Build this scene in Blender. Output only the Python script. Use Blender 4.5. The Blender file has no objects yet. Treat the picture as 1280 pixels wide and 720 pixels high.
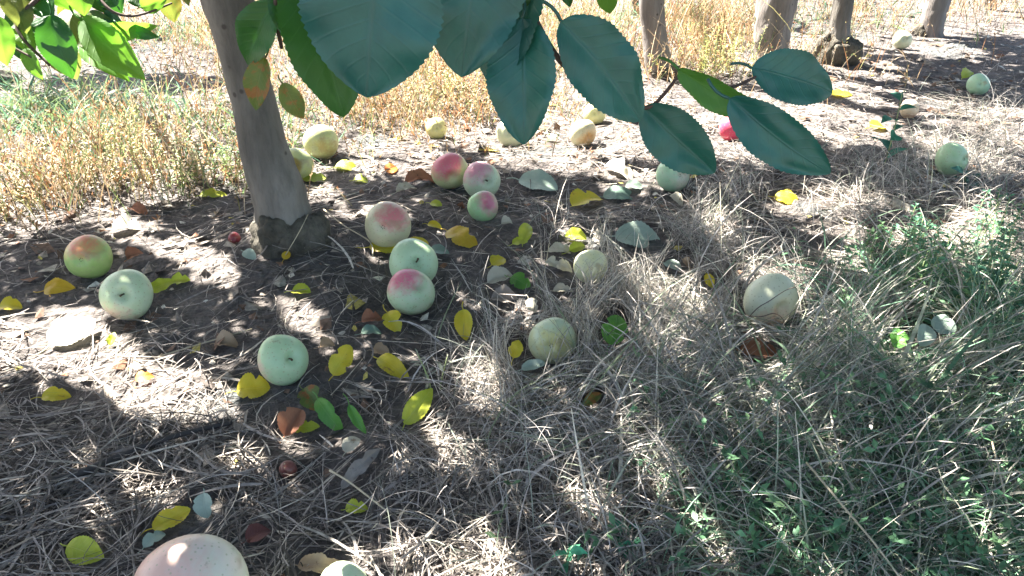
import bpy, math, random
import numpy as np
from mathutils import Vector, Matrix
random.seed(7)
rng = np.random.default_rng(11)
S = bpy.context.scene
COL = S.collection

# ------------------------------------------------------------------ camera
FPX, CAMH, TH = 1005.0, 0.63, math.radians(28.0)     # focal length for a 1280 px wide frame
cam = bpy.data.cameras.new('camera'); camo = bpy.data.objects.new('camera', cam); COL.objects.link(camo)
camo.location = (0, 0, CAMH); camo.rotation_euler = (math.pi/2 - TH, 0, 0)
cam.sensor_width = 36; cam.lens = FPX/1280*36
cam.clip_start = 0.02; cam.clip_end = 500
S.camera = camo
# ------------------------------------------------------------------ light
SUN_EL, SUN_AZ = math.radians(50), math.atan2(-0.77, 0.63)
SV = np.array([math.sin(SUN_AZ)*math.cos(SUN_EL), math.cos(SUN_AZ)*math.cos(SUN_EL), math.sin(SUN_EL)])
w = bpy.data.worlds.new('World'); S.world = w; w.use_nodes = True
nt = w.node_tree; bg = nt.nodes['Background']
sky = nt.nodes.new('ShaderNodeTexSky'); sky.sky_type = 'NISHITA'; sky.sun_disc = False
sky.sun_elevation = SUN_EL; sky.sun_rotation = SUN_AZ; sky.dust_density = 2.5; sky.air_density = 1.0; sky.ozone_density = 1.0
nt.links.new(sky.outputs[0], bg.inputs[0]); bg.inputs[1].default_value = 0.05
sl = bpy.data.lights.new('sun', 'SUN'); sl.energy = 5.0; sl.angle = math.radians(0.5); sl.color = (1, .95, .86)
so = bpy.data.objects.new('sun', sl); COL.objects.link(so)
so.rotation_euler = Vector(SV).to_track_quat('Z', 'Y').to_euler(); so.location = (-3, 3, 6)
S.view_settings.view_transform = 'Standard'; S.view_settings.look = 'None'; S.view_settings.gamma = 1
S.view_settings.exposure = 3.3
try:
    S.cycles.max_bounces = 6; S.cycles.diffuse_bounces = 3; S.cycles.glossy_bounces = 2
    S.cycles.transmission_bounces = 4; S.cycles.sample_clamp_indirect = 4; S.cycles.use_denoising = True
except Exception: pass

# ------------------------------------------------------------------ projection between the photo and the place
CP = np.array([0, 0, CAMH]); FW = np.array([0, math.cos(TH), -math.sin(TH)]); UPV = np.array([0, math.sin(TH), math.cos(TH)]); RT = np.array([1., 0, 0])
def ray(px, py):
    px = np.asarray(px, float); py = np.asarray(py, float)
    return FW + RT*((px-640)/FPX)[..., None] - UPV*((py-360)/FPX)[..., None]
def project(P):
    Q = np.asarray(P, float) - CP
    d = Q @ FW; d = np.where(np.abs(d) < 1e-3, 1e-3, d)
    return 640 + FPX*(Q @ RT)/d, 360 - FPX*(Q @ UPV)/d, d

def _h(ix, iy, s):
    n = (ix.astype(np.int64)*374761393 + iy.astype(np.int64)*668265263 + s*974634777) & 0x7fffffff
    n = ((n ^ (n >> 13))*1274126177) & 0x7fffffff
    return ((n ^ (n >> 16)) & 0xffff)/65535.0
def vn(x, y, s=0):
    x = np.asarray(x, float); y = np.asarray(y, float)
    ix = np.floor(x); iy = np.floor(y); fx = x-ix; fy = y-iy; ix = ix.astype(np.int64); iy = iy.astype(np.int64)
    fx = fx*fx*(3-2*fx); fy = fy*fy*(3-2*fy)
    return (_h(ix, iy, s)*(1-fx)+_h(ix+1, iy, s)*fx)*(1-fy) + (_h(ix, iy+1, s)*(1-fx)+_h(ix+1, iy+1, s)*fx)*fy
def fbm(x, y, s=0, o=3):
    a = 0; t = 0; f = 1; g = 1
    for k in range(o):
        a = a + g*vn(np.asarray(x)*f, np.asarray(y)*f, s+k*17); t += g; g *= .5; f *= 2.03
    return a/t

def H0(x, y):
    z = 0.05*(fbm(x*1.4+3.1, y*1.4, 1, 2)-.5) + 0.018*(vn(x*7, y*7, 5)-.5)
    z = z + 0.045*np.exp(-(((x-.62)/.45)**2 + ((y-.82)/.28)**2))
    r2 = (x+.40)**2 + (y-1.33)**2
    return z + 0.03*np.exp(-r2/.03)
def at(px, py, off=0.0):
    d = ray(px, py); z = np.zeros(np.shape(px))
    for k in range(14):
        t = (CAMH-(z+off))/(-d[..., 2]); P = CP + d*t[..., None]
        z = .5*z + .5*H0(P[..., 0], P[..., 1])
    return P
def at_y(px, py, Y):
    d = ray(px, py); return CP + d*(Y/d[..., 1])
def at_d(px, py, dist):
    d = ray(px, py); return CP + d*dist           # dist = depth along the view axis

# ------------------------------------------------------------------ object helpers
def link(name, me, mat=None, parent=None):
    o = bpy.data.objects.new(name, me); COL.objects.link(o)
    if mat is not None and me is not None: me.materials.append(mat)
    if parent is not None: o.parent = parent
    return o
def tag(o, label=None, cat=None, group=None, kind=None):
    if label: o['label'] = label
    if cat: o['category'] = cat
    if group: o['group'] = group
    if kind: o['kind'] = kind
    return o
def empty(name, loc):
    o = bpy.data.objects.new(name, None); COL.objects.link(o); o.location = tuple(loc); o.empty_display_size = .05; return o
def mesh(name, V, F, col=None, smooth=True, uv=None, org=None):
    V = np.asarray(V, float)
    if org is not None: V = V - np.asarray(org)
    me = bpy.data.meshes.new(name)
    F = np.asarray(F, np.int32); k = F.shape[1]
    me.vertices.add(len(V)); me.vertices.foreach_set('co', V.astype(np.float32).ravel())
    me.loops.add(F.size); me.loops.foreach_set('vertex_index', F.ravel())
    me.polygons.add(len(F)); me.polygons.foreach_set('loop_start', np.arange(0, F.size, k, dtype=np.int32))
    me.polygons.foreach_set('loop_total', np.full(len(F), k, np.int32))
    me.polygons.foreach_set('use_smooth', np.full(len(F), smooth))
    if col is not None:
        a = me.color_attributes.new('Col', 'FLOAT_COLOR', 'POINT')
        c = np.ones((len(V), 4), np.float32); c[:, :3] = col; a.data.foreach_set('color', c.ravel())
    if uv is not None:
        l = me.uv_layers.new(name='UVMap'); l.data.foreach_set('uv', np.asarray(uv, np.float32)[F.ravel()].ravel())
    me.update(); me.validate(); return me
def tube(path, rad, sides=10, rough=0.0, seed=0):
    P = np.asarray(path, float); n = len(P); R = np.broadcast_to(np.asarray(rad, float), (n,))
    T = np.gradient(P, axis=0); T /= np.linalg.norm(T, axis=1)[:, None]+1e-9
    ref = np.array([1., 0, 0]) if abs(T[:, 0]).mean() < .8 else np.array([0, 0, 1.])
    A = np.cross(T, ref); A /= np.linalg.norm(A, axis=1)[:, None]; B = np.cross(T, A)
    th = np.linspace(0, 2*np.pi, sides, endpoint=False)
    V = []
    for i in range(n):
        r = R[i]*(1 + rough*(vn(np.cos(th)*2.2+seed+i*.45, np.sin(th)*2.2+i*.33, seed)-.5)*2)
        V.append(P[i] + A[i]*(np.cos(th)*r)[:, None] + B[i]*(np.sin(th)*r)[:, None])
    V = np.concatenate(V + [P[-1:]+T[-1:]*R[-1]*.3, P[:1]]); F = []
    for i in range(n-1):
        for j in range(sides):
            a = i*sides+j; b = i*sides+(j+1) % sides; F.append((a, b, b+sides, a+sides))
    c = n*sides
    for j in range(sides):
        F.append(((n-1)*sides+j, (n-1)*sides+(j+1) % sides, c, c)); F.append(((j+1) % sides, j, c+1, c+1))
    return V, np.array(F)
def join(parts):
    Vs, Fs, o = [], [], 0
    for V, F in parts: Vs.append(V); Fs.append(np.asarray(F)+o); o += len(V)
    return np.concatenate(Vs), np.concatenate(Fs)
def quads(V, F, name, mat, parent=None, org=None, col=None, uv=None):
    """mesh that may hold degenerate quads used as triangles"""
    me = bpy.data.meshes.new(name); V = np.asarray(V)-(np.asarray(org) if org is not None else 0)
    fs = [tuple(dict.fromkeys(f)) for f in np.asarray(F).tolist()]
    me.from_pydata(V.tolist(), [], fs)
    me.polygons.foreach_set('use_smooth', [True]*len(fs))
    if col is not None:
        a = me.color_attributes.new('Col', 'FLOAT_COLOR', 'POINT'); c = np.ones((len(V), 4), np.float32); c[:, :3] = col; a.data.foreach_set('color', c.ravel())
    if uv is not None:
        l = me.uv_layers.new(name='UVMap'); li = np.zeros(len(me.loops), np.int32); me.loops.foreach_get('vertex_index', li)
        l.data.foreach_set('uv', np.asarray(uv, np.float32)[li].ravel())
    me.update(); return link(name, me, mat, parent)
def ribbons(P, width, col, side_up=0.75, seed=0, tip=.25):
    """P (N,K,3) paths -> flat tapering blades"""
    r = np.random.default_rng(seed); N, K, _ = P.shape
    T = np.gradient(P, axis=1); T /= np.linalg.norm(T, axis=2)[..., None]+1e-9
    nrm = r.normal(size=(N, 1, 3))*.5; nrm[..., 2] += side_up
    Sd = np.cross(T, np.broadcast_to(nrm, T.shape)); Sd /= np.linalg.norm(Sd, axis=2)[..., None]+1e-9
    tt = np.linspace(0, 1, K); prof = (np.minimum(1, .55+2*tt)*(1-(1-tip)*tt**2))[None, :, None]
    W = np.asarray(width)[:, None, None]*.5*prof
    V = np.stack([P-Sd*W, P+Sd*W], 2).reshape(-1, 3)
    base = (np.arange(N)*K*2)[:, None] + (np.arange(K-1)*2)[None, :]
    F = np.stack([base, base+1, base+3, base+2], -1).reshape(-1, 4)
    C = np.repeat(col, K*2, axis=0)
    return V, F, C

# ------------------------------------------------------------------ materials
def newmat(name):
    m = bpy.data.materials.new(name); m.use_nodes = True; t = m.node_tree; t.nodes.clear()
    out = t.nodes.new('ShaderNodeOutputMaterial'); return m, t, out
def N(t, k, **kw):
    n = t.nodes.new(k)
    for a, b in kw.items(): setattr(n, a, b)
    return n
def L(t, a, b): t.links.new(a, b)
def noise(t, vec, scale, detail=3, rough=.55):
    n = N(t, 'ShaderNodeTexNoise'); n.inputs['Scale'].default_value = scale; n.inputs['Detail'].default_value = detail; n.inputs['Roughness'].default_value = rough
    if vec is not None: L(t, vec, n.inputs['Vector'])
    return n.outputs['Fac']
def ramp(t, fac, stops):
    n = N(t, 'ShaderNodeValToRGB'); L(t, fac, n.inputs[0]); e = n.color_ramp.elements
    while len(e) < len(stops): e.new(.5)
    for i, (p, c) in enumerate(stops): e[i].position = p; e[i].color = (*c, 1) if len(c) == 3 else c
    return n.outputs[0]
def mixc(t, fac, a, b, mode='MIX'):
    n = N(t, 'ShaderNodeMix', data_type='RGBA', blend_type=mode)
    for s, v in ((n.inputs[0], fac), (n.inputs[6], a), (n.inputs[7], b)):
        if isinstance(v, (int, float)): s.default_value = v
        elif isinstance(v, tuple): s.default_value = (*v, 1)
        else: L(t, v, s)
    return n.outputs[2]
def mth(t, op, a, b=0.0, c=None, clamp=False):
    n = N(t, 'ShaderNodeMath', operation=op); n.use_clamp = clamp
    for i, v in enumerate((a, b) if c is None else (a, b, c)):
        if isinstance(v, (int, float)): n.inputs[i].default_value = v
        else: L(t, v, n.inputs[i])
    return n.outputs[0]
def bump(t, h, dist, strength=1.0):
    b = N(t, 'ShaderNodeBump'); L(t, h, b.inputs['Height']); b.inputs['Distance'].default_value = dist; b.inputs['Strength'].default_value = strength
    return b.outputs[0]

def mat_soil():
    m, t, out = newmat('orchard_soil'); g = N(t, 'ShaderNodeNewGeometry').outputs['Position']
    p = N(t, 'ShaderNodeBsdfPrincipled'); p.inputs['Roughness'].default_value = .95
    p.inputs['Specular IOR Level'].default_value = .15
    big = noise(t, g, 3.2, 4); mid = noise(t, g, 22, 5, .65); fine = noise(t, g, 150, 4, .7)
    c1 = ramp(t, big, [(.35, (.085, .076, .075)), (.5, (.165, .147, .14)), (.68, (.28, .245, .22))])
    c2 = ramp(t, mid, [(.3, (.05, .045, .045)), (.5, (.15, .132, .124)), (.72, (.34, .30, .27))])
    c = mixc(t, .55, c1, c2)
    c = mixc(t, ramp(t, fine, [(.35, (0, 0, 0)), (.7, (1, 1, 1))]), mixc(t, .5, c, (.03, .028, .027)), c)
    blue_grey = ramp(t, noise(t, g, 4.1, 3), [(.56, (0, 0, 0)), (.68, (.5, .5, .5))])
    c = mixc(t, blue_grey, c, (.075, .10, .105))  # random blue-grey tone patches in the soil
    L(t, c, p.inputs['Base Color'])
    vor = N(t, 'ShaderNodeTexVoronoi'); vor.inputs['Scale'].default_value = 75; L(t, g, vor.inputs['Vector'])
    h = mth(t, 'ADD', mth(t, 'MULTIPLY', mid, 1.0), mth(t, 'MULTIPLY', fine, .35)); h = mth(t, 'SUBTRACT', h, mth(t, 'MULTIPLY', vor.outputs['Distance'], .35))
    L(t, bump(t, h, .02), p.inputs['Normal']); L(t, p.outputs[0], out.inputs[0]); return m
def mat_strand(name, transl=.25, gloss=.2, rough=.55):
    m, t, out = newmat(name); a = N(t, 'ShaderNodeVertexColor'); a.layer_name = 'Col'
    g = N(t, 'ShaderNodeNewGeometry').outputs['Position']
    c = mixc(t, ramp(t, noise(t, g, 120, 2), [(.35, (.6, .6, .6)), (.65, (1.1, 1.1, 1.1))]), (0., 0., 0.), a.outputs[0])
    p = N(t, 'ShaderNodeBsdfPrincipled'); p.inputs['Roughness'].default_value = rough; p.inputs['Specular IOR Level'].default_value = gloss
    L(t, c, p.inputs['Base Color']); tr = N(t, 'ShaderNodeBsdfTranslucent'); L(t, c, tr.inputs[0])
    x = N(t, 'ShaderNodeMixShader'); x.inputs[0].default_value = transl; L(t, p.outputs[0], x.inputs[1]); L(t, tr.outputs[0], x.inputs[2]); L(t, x.outputs[0], out.inputs[0]); return m
def mat_leaf(name, c1, c2, spot=None, vein=(.5, .5, .4), transl=.35, rough=.45, spec=.5, tcol=None, spotamt=.62, coat=0):
    m, t, out = newmat(name)
    tc = N(t, 'ShaderNodeTexCoord'); oi = N(t, 'ShaderNodeObjectInfo'); uv = N(t, 'ShaderNodeUVMap')
    off = N(t, 'ShaderNodeVectorMath', operation='ADD'); L(t, tc.outputs['Object'], off.inputs[0]); 
    cb = N(t, 'ShaderNodeCombineXYZ'); L(t, mth(t, 'MULTIPLY', oi.outputs['Random'], 37.0), cb.inputs[0]); L(t, cb.outputs[0], off.inputs[1])
    v = off.outputs[0]
    n1 = noise(t, v, 28, 4); n2 = noise(t, v, 95, 4, .65)
    c = mixc(t, ramp(t, n1, [(.38, (0, 0, 0)), (.64, (1, 1, 1))]), c1, c2)
    c = mixc(t, mth(t, 'MULTIPLY', ramp(t, n2, [(.4, (0, 0, 0)), (.7, (1, 1, 1))]), .25), c, tuple(x*.55 for x in c1))
    if spot: c = mixc(t, ramp(t, noise(t, v, 55, 5, .7), [(spotamt, (0, 0, 0)), (spotamt+.07, (1, 1, 1))]), c, spot)
    # midrib and side veins from the leaf's own length / width coordinates
    s = N(t, 'ShaderNodeSeparateXYZ'); L(t, uv.outputs[0], s.inputs[0])
    av = mth(t, 'ABSOLUTE', mth(t, 'SUBTRACT', s.outputs[1], .5)); 
    sid = mth(t, 'FRACT', mth(t, 'MULTIPLY', mth(t, 'SUBTRACT', s.outputs[0], mth(t, 'MULTIPLY', av, .42)), 9.0))
    sid = mth(t, 'ABSOLUTE', mth(t, 'SUBTRACT', sid, .5)); sidv = mth(t, 'SUBTRACT', 1.0, mth(t, 'MULTIPLY', sid, 9.0), clamp=True)
    mid = mth(t, 'SUBTRACT', 1.0, mth(t, 'MULTIPLY', av, 38.0), clamp=True)
    vv = mth(t, 'MAXIMUM', mid, mth(t, 'MULTIPLY', sidv, .45))
    c = mixc(t, mth(t, 'MULTIPLY', vv, .38), c, vein)
    p = N(t, 'ShaderNodeBsdfPrincipled'); p.inputs['Roughness'].default_value = rough; p.inputs['Specular IOR Level'].default_value = spec
    p.inputs['Coat Weight'].default_value = coat; p.inputs['Coat Roughness'].default_value = .35
    L(t, c, p.inputs['Base Color'])
    h = mth(t, 'ADD', mth(t, 'MULTIPLY', n2, .3), mth(t, 'MULTIPLY', vv, -.3)); L(t, bump(t, h, .0008), p.inputs['Normal'])
    tr = N(t, 'ShaderNodeBsdfTranslucent'); L(t, mixc(t, .75, c, tcol) if tcol else c, tr.inputs[0])
    x = N(t, 'ShaderNodeMixShader'); x.inputs[0].default_value = transl; L(t, p.outputs[0], x.inputs[1]); L(t, tr.outputs[0], x.inputs[2]); L(t, x.outputs[0], out.inputs[0]); return m
def mat_bark(name, c1, c2, c3, scale=1.0, depth=.004, streak=.25):
    m, t, out = newmat(name); tc = N(t, 'ShaderNodeTexCoord').outputs['Object']
    mp = N(t, 'ShaderNodeMapping'); mp.inputs['Scale'].default_value = (1, 1, streak); L(t, tc, mp.inputs[0]); v = mp.outputs[0]
    a = noise(t, v, 14*scale, 5); b = noise(t, v, 70*scale, 5, .7); d = noise(t, tc, 9*scale, 4, .6)
    c = ramp(t, a, [(.3, c1), (.5, c2), (.7, c3)])
    c = mixc(t, mth(t, 'MULTIPLY', ramp(t, b, [(.45, (0, 0, 0)), (.7, (1, 1, 1))]), .35), c, tuple(x*.35 for x in c1))
    c = mixc(t, ramp(t, d, [(.62, (0, 0, 0)), (.70, (.55, .55, .55))]), c, (.09, .085, .07))
    vo = N(t, 'ShaderNodeTexVoronoi'); vo.inputs['Scale'].default_value = 24*scale; L(t, tc, vo.inputs['Vector'])
    c = mixc(t, ramp(t, vo.outputs['Distance'], [(.07, (.75, .75, .75)), (.13, (0, 0, 0))]), c, (.05, .04, .035))
    p = N(t, 'ShaderNodeBsdfPrincipled'); p.inputs['Roughness'].default_value = .85; p.inputs['Specular IOR Level'].default_value = .25
    L(t, c, p.inputs['Base Color']); L(t, bump(t, mth(t, 'ADD', a, mth(t, 'MULTIPLY', b, .4)), depth), p.inputs['Normal']); L(t, p.outputs[0], out.inputs[0]); return m
def mat_plain(name, c, rough=.8):
    m, t, out = newmat(name); tc = N(t, 'ShaderNodeTexCoord').outputs['Object']
    p = N(t, 'ShaderNodeBsdfPrincipled'); p.inputs['Roughness'].default_value = rough
    L(t, mixc(t, noise(t, tc, 90, 4), tuple(x*.5 for x in c), tuple(min(1, x*1.4) for x in c)), p.inputs['Base Color']); L(t, p.outputs[0], out.inputs[0]); return m
def mat_apple(name, base, base2, blush, bdir, amt, rot=None, sdir=(0, 0, 1)):
    """bdir: where the blush sits, sdir: the stem end; both in the apple's own space"""
    m, t, out = newmat(name); tc = N(t, 'ShaderNodeTexCoord').outputs['Object']
    nv = N(t, 'ShaderNodeVectorMath', operation='NORMALIZE'); L(t, tc, nv.inputs[0])
    dt = N(t, 'ShaderNodeVectorMath', operation='DOT_PRODUCT'); L(t, nv.outputs[0], dt.inputs[0]); dt.inputs[1].default_value = tuple(bdir)
    n1 = noise(t, tc, 26, 4); n2 = noise(t, nv.outputs[0], 2.2, 3)
    c = mixc(t, ramp(t, n2, [(.35, (0, 0, 0)), (.65, (1, 1, 1))]), base, base2)
    f = mth(t, 'ADD', dt.outputs['Value'], mth(t, 'MULTIPLY', mth(t, 'SUBTRACT', n1, .5), .55))
    f = mth(t, 'ADD', f, mth(t, 'MULTIPLY', mth(t, 'SUBTRACT', n2, .5), .5))
    mp = N(t, 'ShaderNodeMapping'); mp.inputs['Scale'].default_value = (1, 1, .16); L(t, tc, mp.inputs[0])
    f = mth(t, 'ADD', f, mth(t, 'MULTIPLY', mth(t, 'SUBTRACT', noise(t, mp.outputs[0], 210, 3), .5), .55))
    c = mixc(t, ramp(t, f, [(1-amt, (0, 0, 0)), (min(1., 1.62-amt), (1, 1, 1))]) if amt > 0 else 0.0, c, blush)
    vo = N(t, 'ShaderNodeTexVoronoi'); vo.inputs['Scale'].default_value = 190; L(t, tc, vo.inputs['Vector'])
    c = mixc(t, ramp(t, vo.outputs['Distance'], [(.16, (.6, .6, .6)), (.24, (0, 0, 0))]), c, (.40, .38, .22))
    c = mixc(t, ramp(t, noise(t, tc, 60, 5, .7), [(.62, (0, 0, 0)), (.70, (.55, .55, .55))]), c, (.24, .18, .10))
    c = mixc(t, ramp(t, noise(t, tc, 17, 3, .5), [(.64, (0, 0, 0)), (.69, (.5, .5, .5))]), c, (.34, .25, .12))
    if rot:
        d2 = N(t, 'ShaderNodeVectorMath', operation='DOT_PRODUCT'); L(t, nv.outputs[0], d2.inputs[0]); d2.inputs[1].default_value = tuple(rot[0])
        g = mth(t, 'ADD', d2.outputs['Value'], mth(t, 'MULTIPLY', mth(t, 'SUBTRACT', n1, .5), .35))
        c = mixc(t, ramp(t, g, [(rot[1], (0, 0, 0)), (min(.99, rot[1]+.12), (1, 1, 1))]), c, rot[2])
    p = N(t, 'ShaderNodeBsdfPrincipled'); p.inputs['Roughness'].default_value = .38; p.inputs['Specular IOR Level'].default_value = .45
    L(t, c, p.inputs['Base Color']); L(t, bump(t, noise(t, tc, 40, 3), .0012), p.inputs['Normal'])
    L(t, p.outputs[0], out.inputs[0]); return m

M = {}
M['soil'] = mat_soil()
M['straw'] = mat_strand('dry_straw'); M['grass'] = mat_strand('grass_blades', .35, .3, .5); M['litter'] = mat_strand('dead_leaf_bits', .15, .15, .8)
M['shade_crown'] = mat_strand('crown_leaves', .08, .3, .5)
M['weed'] = mat_strand('weed_foliage', .4, .25, .5)
M['bark'] = mat_bark('smooth_grey_bark', (.11, .10, .088), (.20, .182, .16), (.30, .275, .245), 1, .012)
M['barkpale'] = mat_bark('pale_striated_bark', (.11, .095, .088), (.20, .18, .168), (.30, .27, .25), 1.2, .012, .12)
M['burl'] = mat_bark('rough_root_bark', (.06, .054, .042), (.11, .098, .078), (.18, .16, .13), 1.6, .018, .7)
M['twig'] = mat_plain('twig_bark', (.10, .065, .05)); M['stem'] = mat_plain('apple_stem_bark', (.09, .07, .035)); M['stick'] = mat_plain('dark_stick', (.05, .042, .038))
M['petiole'] = mat_plain('pale_green_stalk', (.30, .36, .16)); M['straw_solid'] = mat_plain('pale_straw_stalk', (.50, .43, .30))
ML = dict(
 yellow=mat_leaf('yellow_leaf', (.72, .55, .03), (.60, .56, .05), (.33, .20, .05), (.75, .62, .12), .3, tcol=(.9, .7, .05), spotamt=.60),
 amber=mat_leaf('amber_leaf', (.66, .40, .03), (.70, .50, .04), (.30, .13, .03), (.7, .45, .1), .3, spotamt=.62),
 lime=mat_leaf('lime_leaf', (.42, .50, .04), (.56, .56, .06), (.30, .22, .05), (.6, .6, .2), .35, tcol=(.6, .75, .05), spotamt=.70),
 green=mat_leaf('green_leaf', (.075, .24, .05), (.13, .33, .06), (.3, .25, .05), (.25, .4, .15), .35, tcol=(.25, .6, .05), spotamt=.72),
 mint=mat_leaf('pale_mint_leaf', (.33, .43, .35), (.42, .51, .42), (.35, .33, .22), (.5, .6, .48), .2, rough=.6, spotamt=.70),
 teal=mat_leaf('dull_teal_leaf', (.12, .21, .16), (.18, .28, .21), (.2, .2, .12), (.3, .4, .3), .2, rough=.6),
 cream=mat_leaf('cream_leaf', (.52, .48, .37), (.60, .57, .45), (.30, .22, .14), (.6, .56, .45), .2, rough=.75),
 creamlime=mat_leaf('sunlit_pale_leaf', (.62, .60, .40), (.66, .65, .46), (.4, .36, .2), (.66, .64, .44), .25, rough=.6),  # sunlit paleness put into the leaf colour
 tan=mat_leaf('tan_leaf', (.40, .27, .16), (.46, .35, .24), (.18, .11, .07), (.45, .35, .25), .15, rough=.8),
 brown=mat_leaf('brown_leaf', (.30, .12, .065), (.38, .18, .10), (.10, .05, .03), (.35, .2, .12), .12, rough=.8),
 maroon=mat_leaf('maroon_leaf', (.10, .03, .028), (.15, .05, .04), (.06, .03, .02), (.2, .1, .08), .12, rough=.7),
 grey=mat_leaf('curled_grey_leaf', (.26, .225, .195), (.34, .30, .26), (.16, .12, .10), (.36, .32, .28), .1, rough=.85),
 orange=mat_leaf('orange_leaf', (.72, .18, .02), (.62, .25, .04), (.3, .08, .03), (.7, .35, .1), .3, rough=.6),
 live=mat_leaf('sky_tinted_tree_leaf', (.012, .098, .078), (.022, .13, .10), (.10, .08, .03), (.05, .12, .10), .12, rough=.42, spec=.55, tcol=(.06, .30, .04), spotamt=.76, coat=.08),  # teal reflection of the sky put into the leaf colour
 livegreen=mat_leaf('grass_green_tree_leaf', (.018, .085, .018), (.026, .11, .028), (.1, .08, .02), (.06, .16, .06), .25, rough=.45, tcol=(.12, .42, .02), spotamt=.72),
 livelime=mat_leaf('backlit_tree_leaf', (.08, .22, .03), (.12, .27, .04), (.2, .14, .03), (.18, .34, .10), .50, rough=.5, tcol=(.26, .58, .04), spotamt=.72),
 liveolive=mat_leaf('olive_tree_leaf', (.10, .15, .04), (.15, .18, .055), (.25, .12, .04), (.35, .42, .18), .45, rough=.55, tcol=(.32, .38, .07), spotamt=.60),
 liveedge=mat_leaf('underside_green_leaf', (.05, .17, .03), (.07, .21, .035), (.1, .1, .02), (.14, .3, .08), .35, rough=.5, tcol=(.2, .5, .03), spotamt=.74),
 rusty=mat_leaf('rusty_edged_tree_leaf', (.07, .13, .03), (.10, .17, .04), (.30, .08, .03), (.3, .3, .12), .35, rough=.5, tcol=(.35, .40, .06), spotamt=.50),
)

# ------------------------------------------------------------------ ground
def axis(a, b, step, far, n):
    core = np.arange(a, b, step); g = np.geomspace(.03, far, n)
    return np.concatenate([(a-g)[::-1], core, b+g])
gx = axis(-1.7, 2.9, .014, 70, 24); gy = axis(.3, 3.4, .014, 90, 26)
X, Y = np.meshgrid(gx, gy); X = X.ravel(); Y = Y.ravel()
near = np.exp(-np.maximum(0, np.hypot(X-.4, Y-1.5)-4)/3)
Z = H0(X, Y) + near*(.010*(fbm(X*38, Y*38, 31, 3)-.5) + .012*(fbm(X*14, Y*14, 41, 2)-.5))
nx, ny = len(gx), len(gy)
ii = (np.arange(ny-1)[:, None]*nx + np.arange(nx-1)[None, :]).ravel()
F = np.stack([ii, ii+1, ii+1+nx, ii+nx], 1)
tag(link('ground', mesh('ground', np.stack([X, Y, Z], 1), F), M['soil']), kind='structure')

# ------------------------------------------------------------------ where the sun comes through the crowns (photo coordinates -> ground)
LIT = [(60,440,105,30,0),(190,478,105,34,12),(130,462,130,26,10),(215,508,70,22,5),(85,408,42,24,-10),(15,418,26,16,0),
 (160,285,34,16,0),(255,333,38,20,15),(220,310,45,10,10),(358,388,46,13,14),(395,412,32,11,0),(340,308,14,14,0),(310,290,10,16,0),
 (105,568,26,14,0),(298,584,36,15,0),(205,622,42,18,15),(370,560,40,15,25),(575,585,52,13,30),(618,492,34,28,0),(752,655,30,34,0),(560,550,22,10,0),
 (840,384,34,13,10),(885,395,22,10,0),(745,346,14,14,0),(478,270,16,15,0),(405,242,24,9,-10),(418,262,14,10,30),(500,206,60,14,0),
 (710,212,70,12,12),(650,205,26,9,0),(790,225,46,14,10),(690,196,60,9,0),(735,190,90,9,0),(640,395,12,8,0),
 (1035,140,110,40,8),(1105,105,80,13,8),(960,115,50,25,0),(1250,165,45,60,0),(1190,140,45,26,0),(1060,255,60,9,5),(1010,262,50,8,0),
 (1062,330,26,10,20),(1140,310,24,14,0),(1050,292,34,8,0),(1225,300,52,30,-20),(1262,330,26,20,0),(1260,380,18,12,0),(1045,425,16,14,0),(1052,450,14,8,0),(905,290,18,18,0),
 (1170,480,12,6,0),(985,350,30,30,0),(960,345,26,18,0),(1200,180,40,30,0),(1150,490,20,6,0),(930,185,60,18,0),(870,180,40,14,0),(720,300,26,6,0),(390,190,40,20,0),(562,212,20,12,0)]
DARK = [(170,104,130,17,0),(40,150,60,22,0),(180,40,70,9,0),(1130,74,80,10,5),(1240,52,60,14,0),(1090,120,50,7,8),(1180,100,50,7,5),(840,80,40,6,0),
 (1110,200,40,22,0),(1040,160,22,8,0),(640,60,14,16,0),(720,50,20,8,0),(1230,115,60,10,0),(120,215,34,14,0),(260,190,30,12,0),(900,60,20,20,0),(700,180,16,5,0)]
def ell(px, py, lst):
    r = np.full(np.shape(px), 9.)
    for cx, cy, rx, ry, a in lst:
        a = math.radians(a); dx = px-cx; dy = py-cy
        u = (dx*math.cos(a)+dy*math.sin(a))/rx; v = (-dx*math.sin(a)+dy*math.cos(a))/ry
        r = np.minimum(r, u*u+v*v)
    return r
BX = np.array([-300, 0, 150, 300, 430, 560, 650, 820, 905, 960, 1100, 1280, 1600.]); BY = np.array([320, 300, 262, 232, 205, 186, 182, 176, 150, 112, 92, 60, 40.])
def is_lit(G):
    px, py, d = project(G)
    n = vn(G[:, 0]*24, G[:, 1]*24, 77); n2 = vn(G[:, 0]*70, G[:, 1]*70, 78)
    jx = px + (n-.5)*34+(n2-.5)*10; jy = py + (n2-.5)*20
    l = (ell(jx, jy, LIT) < np.where(jy > 530, .36, np.where((jy > 340) & (jx > 320), .7, .92))) | (jy < np.interp(jx, BX, BY))
    l &= ~(ell(jx, jy, DARK) < 1.0)
    l |= (n2 > .968)
    out = (d < .1) | (px < -260) | (px > 1540) | (py > 820) | (G[:, 1] > 8)
    gen = fbm(G[:, 0]*2.1, G[:, 1]*2.1, 91, 3) > .53
    return np.where(out, gen, l)

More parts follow.
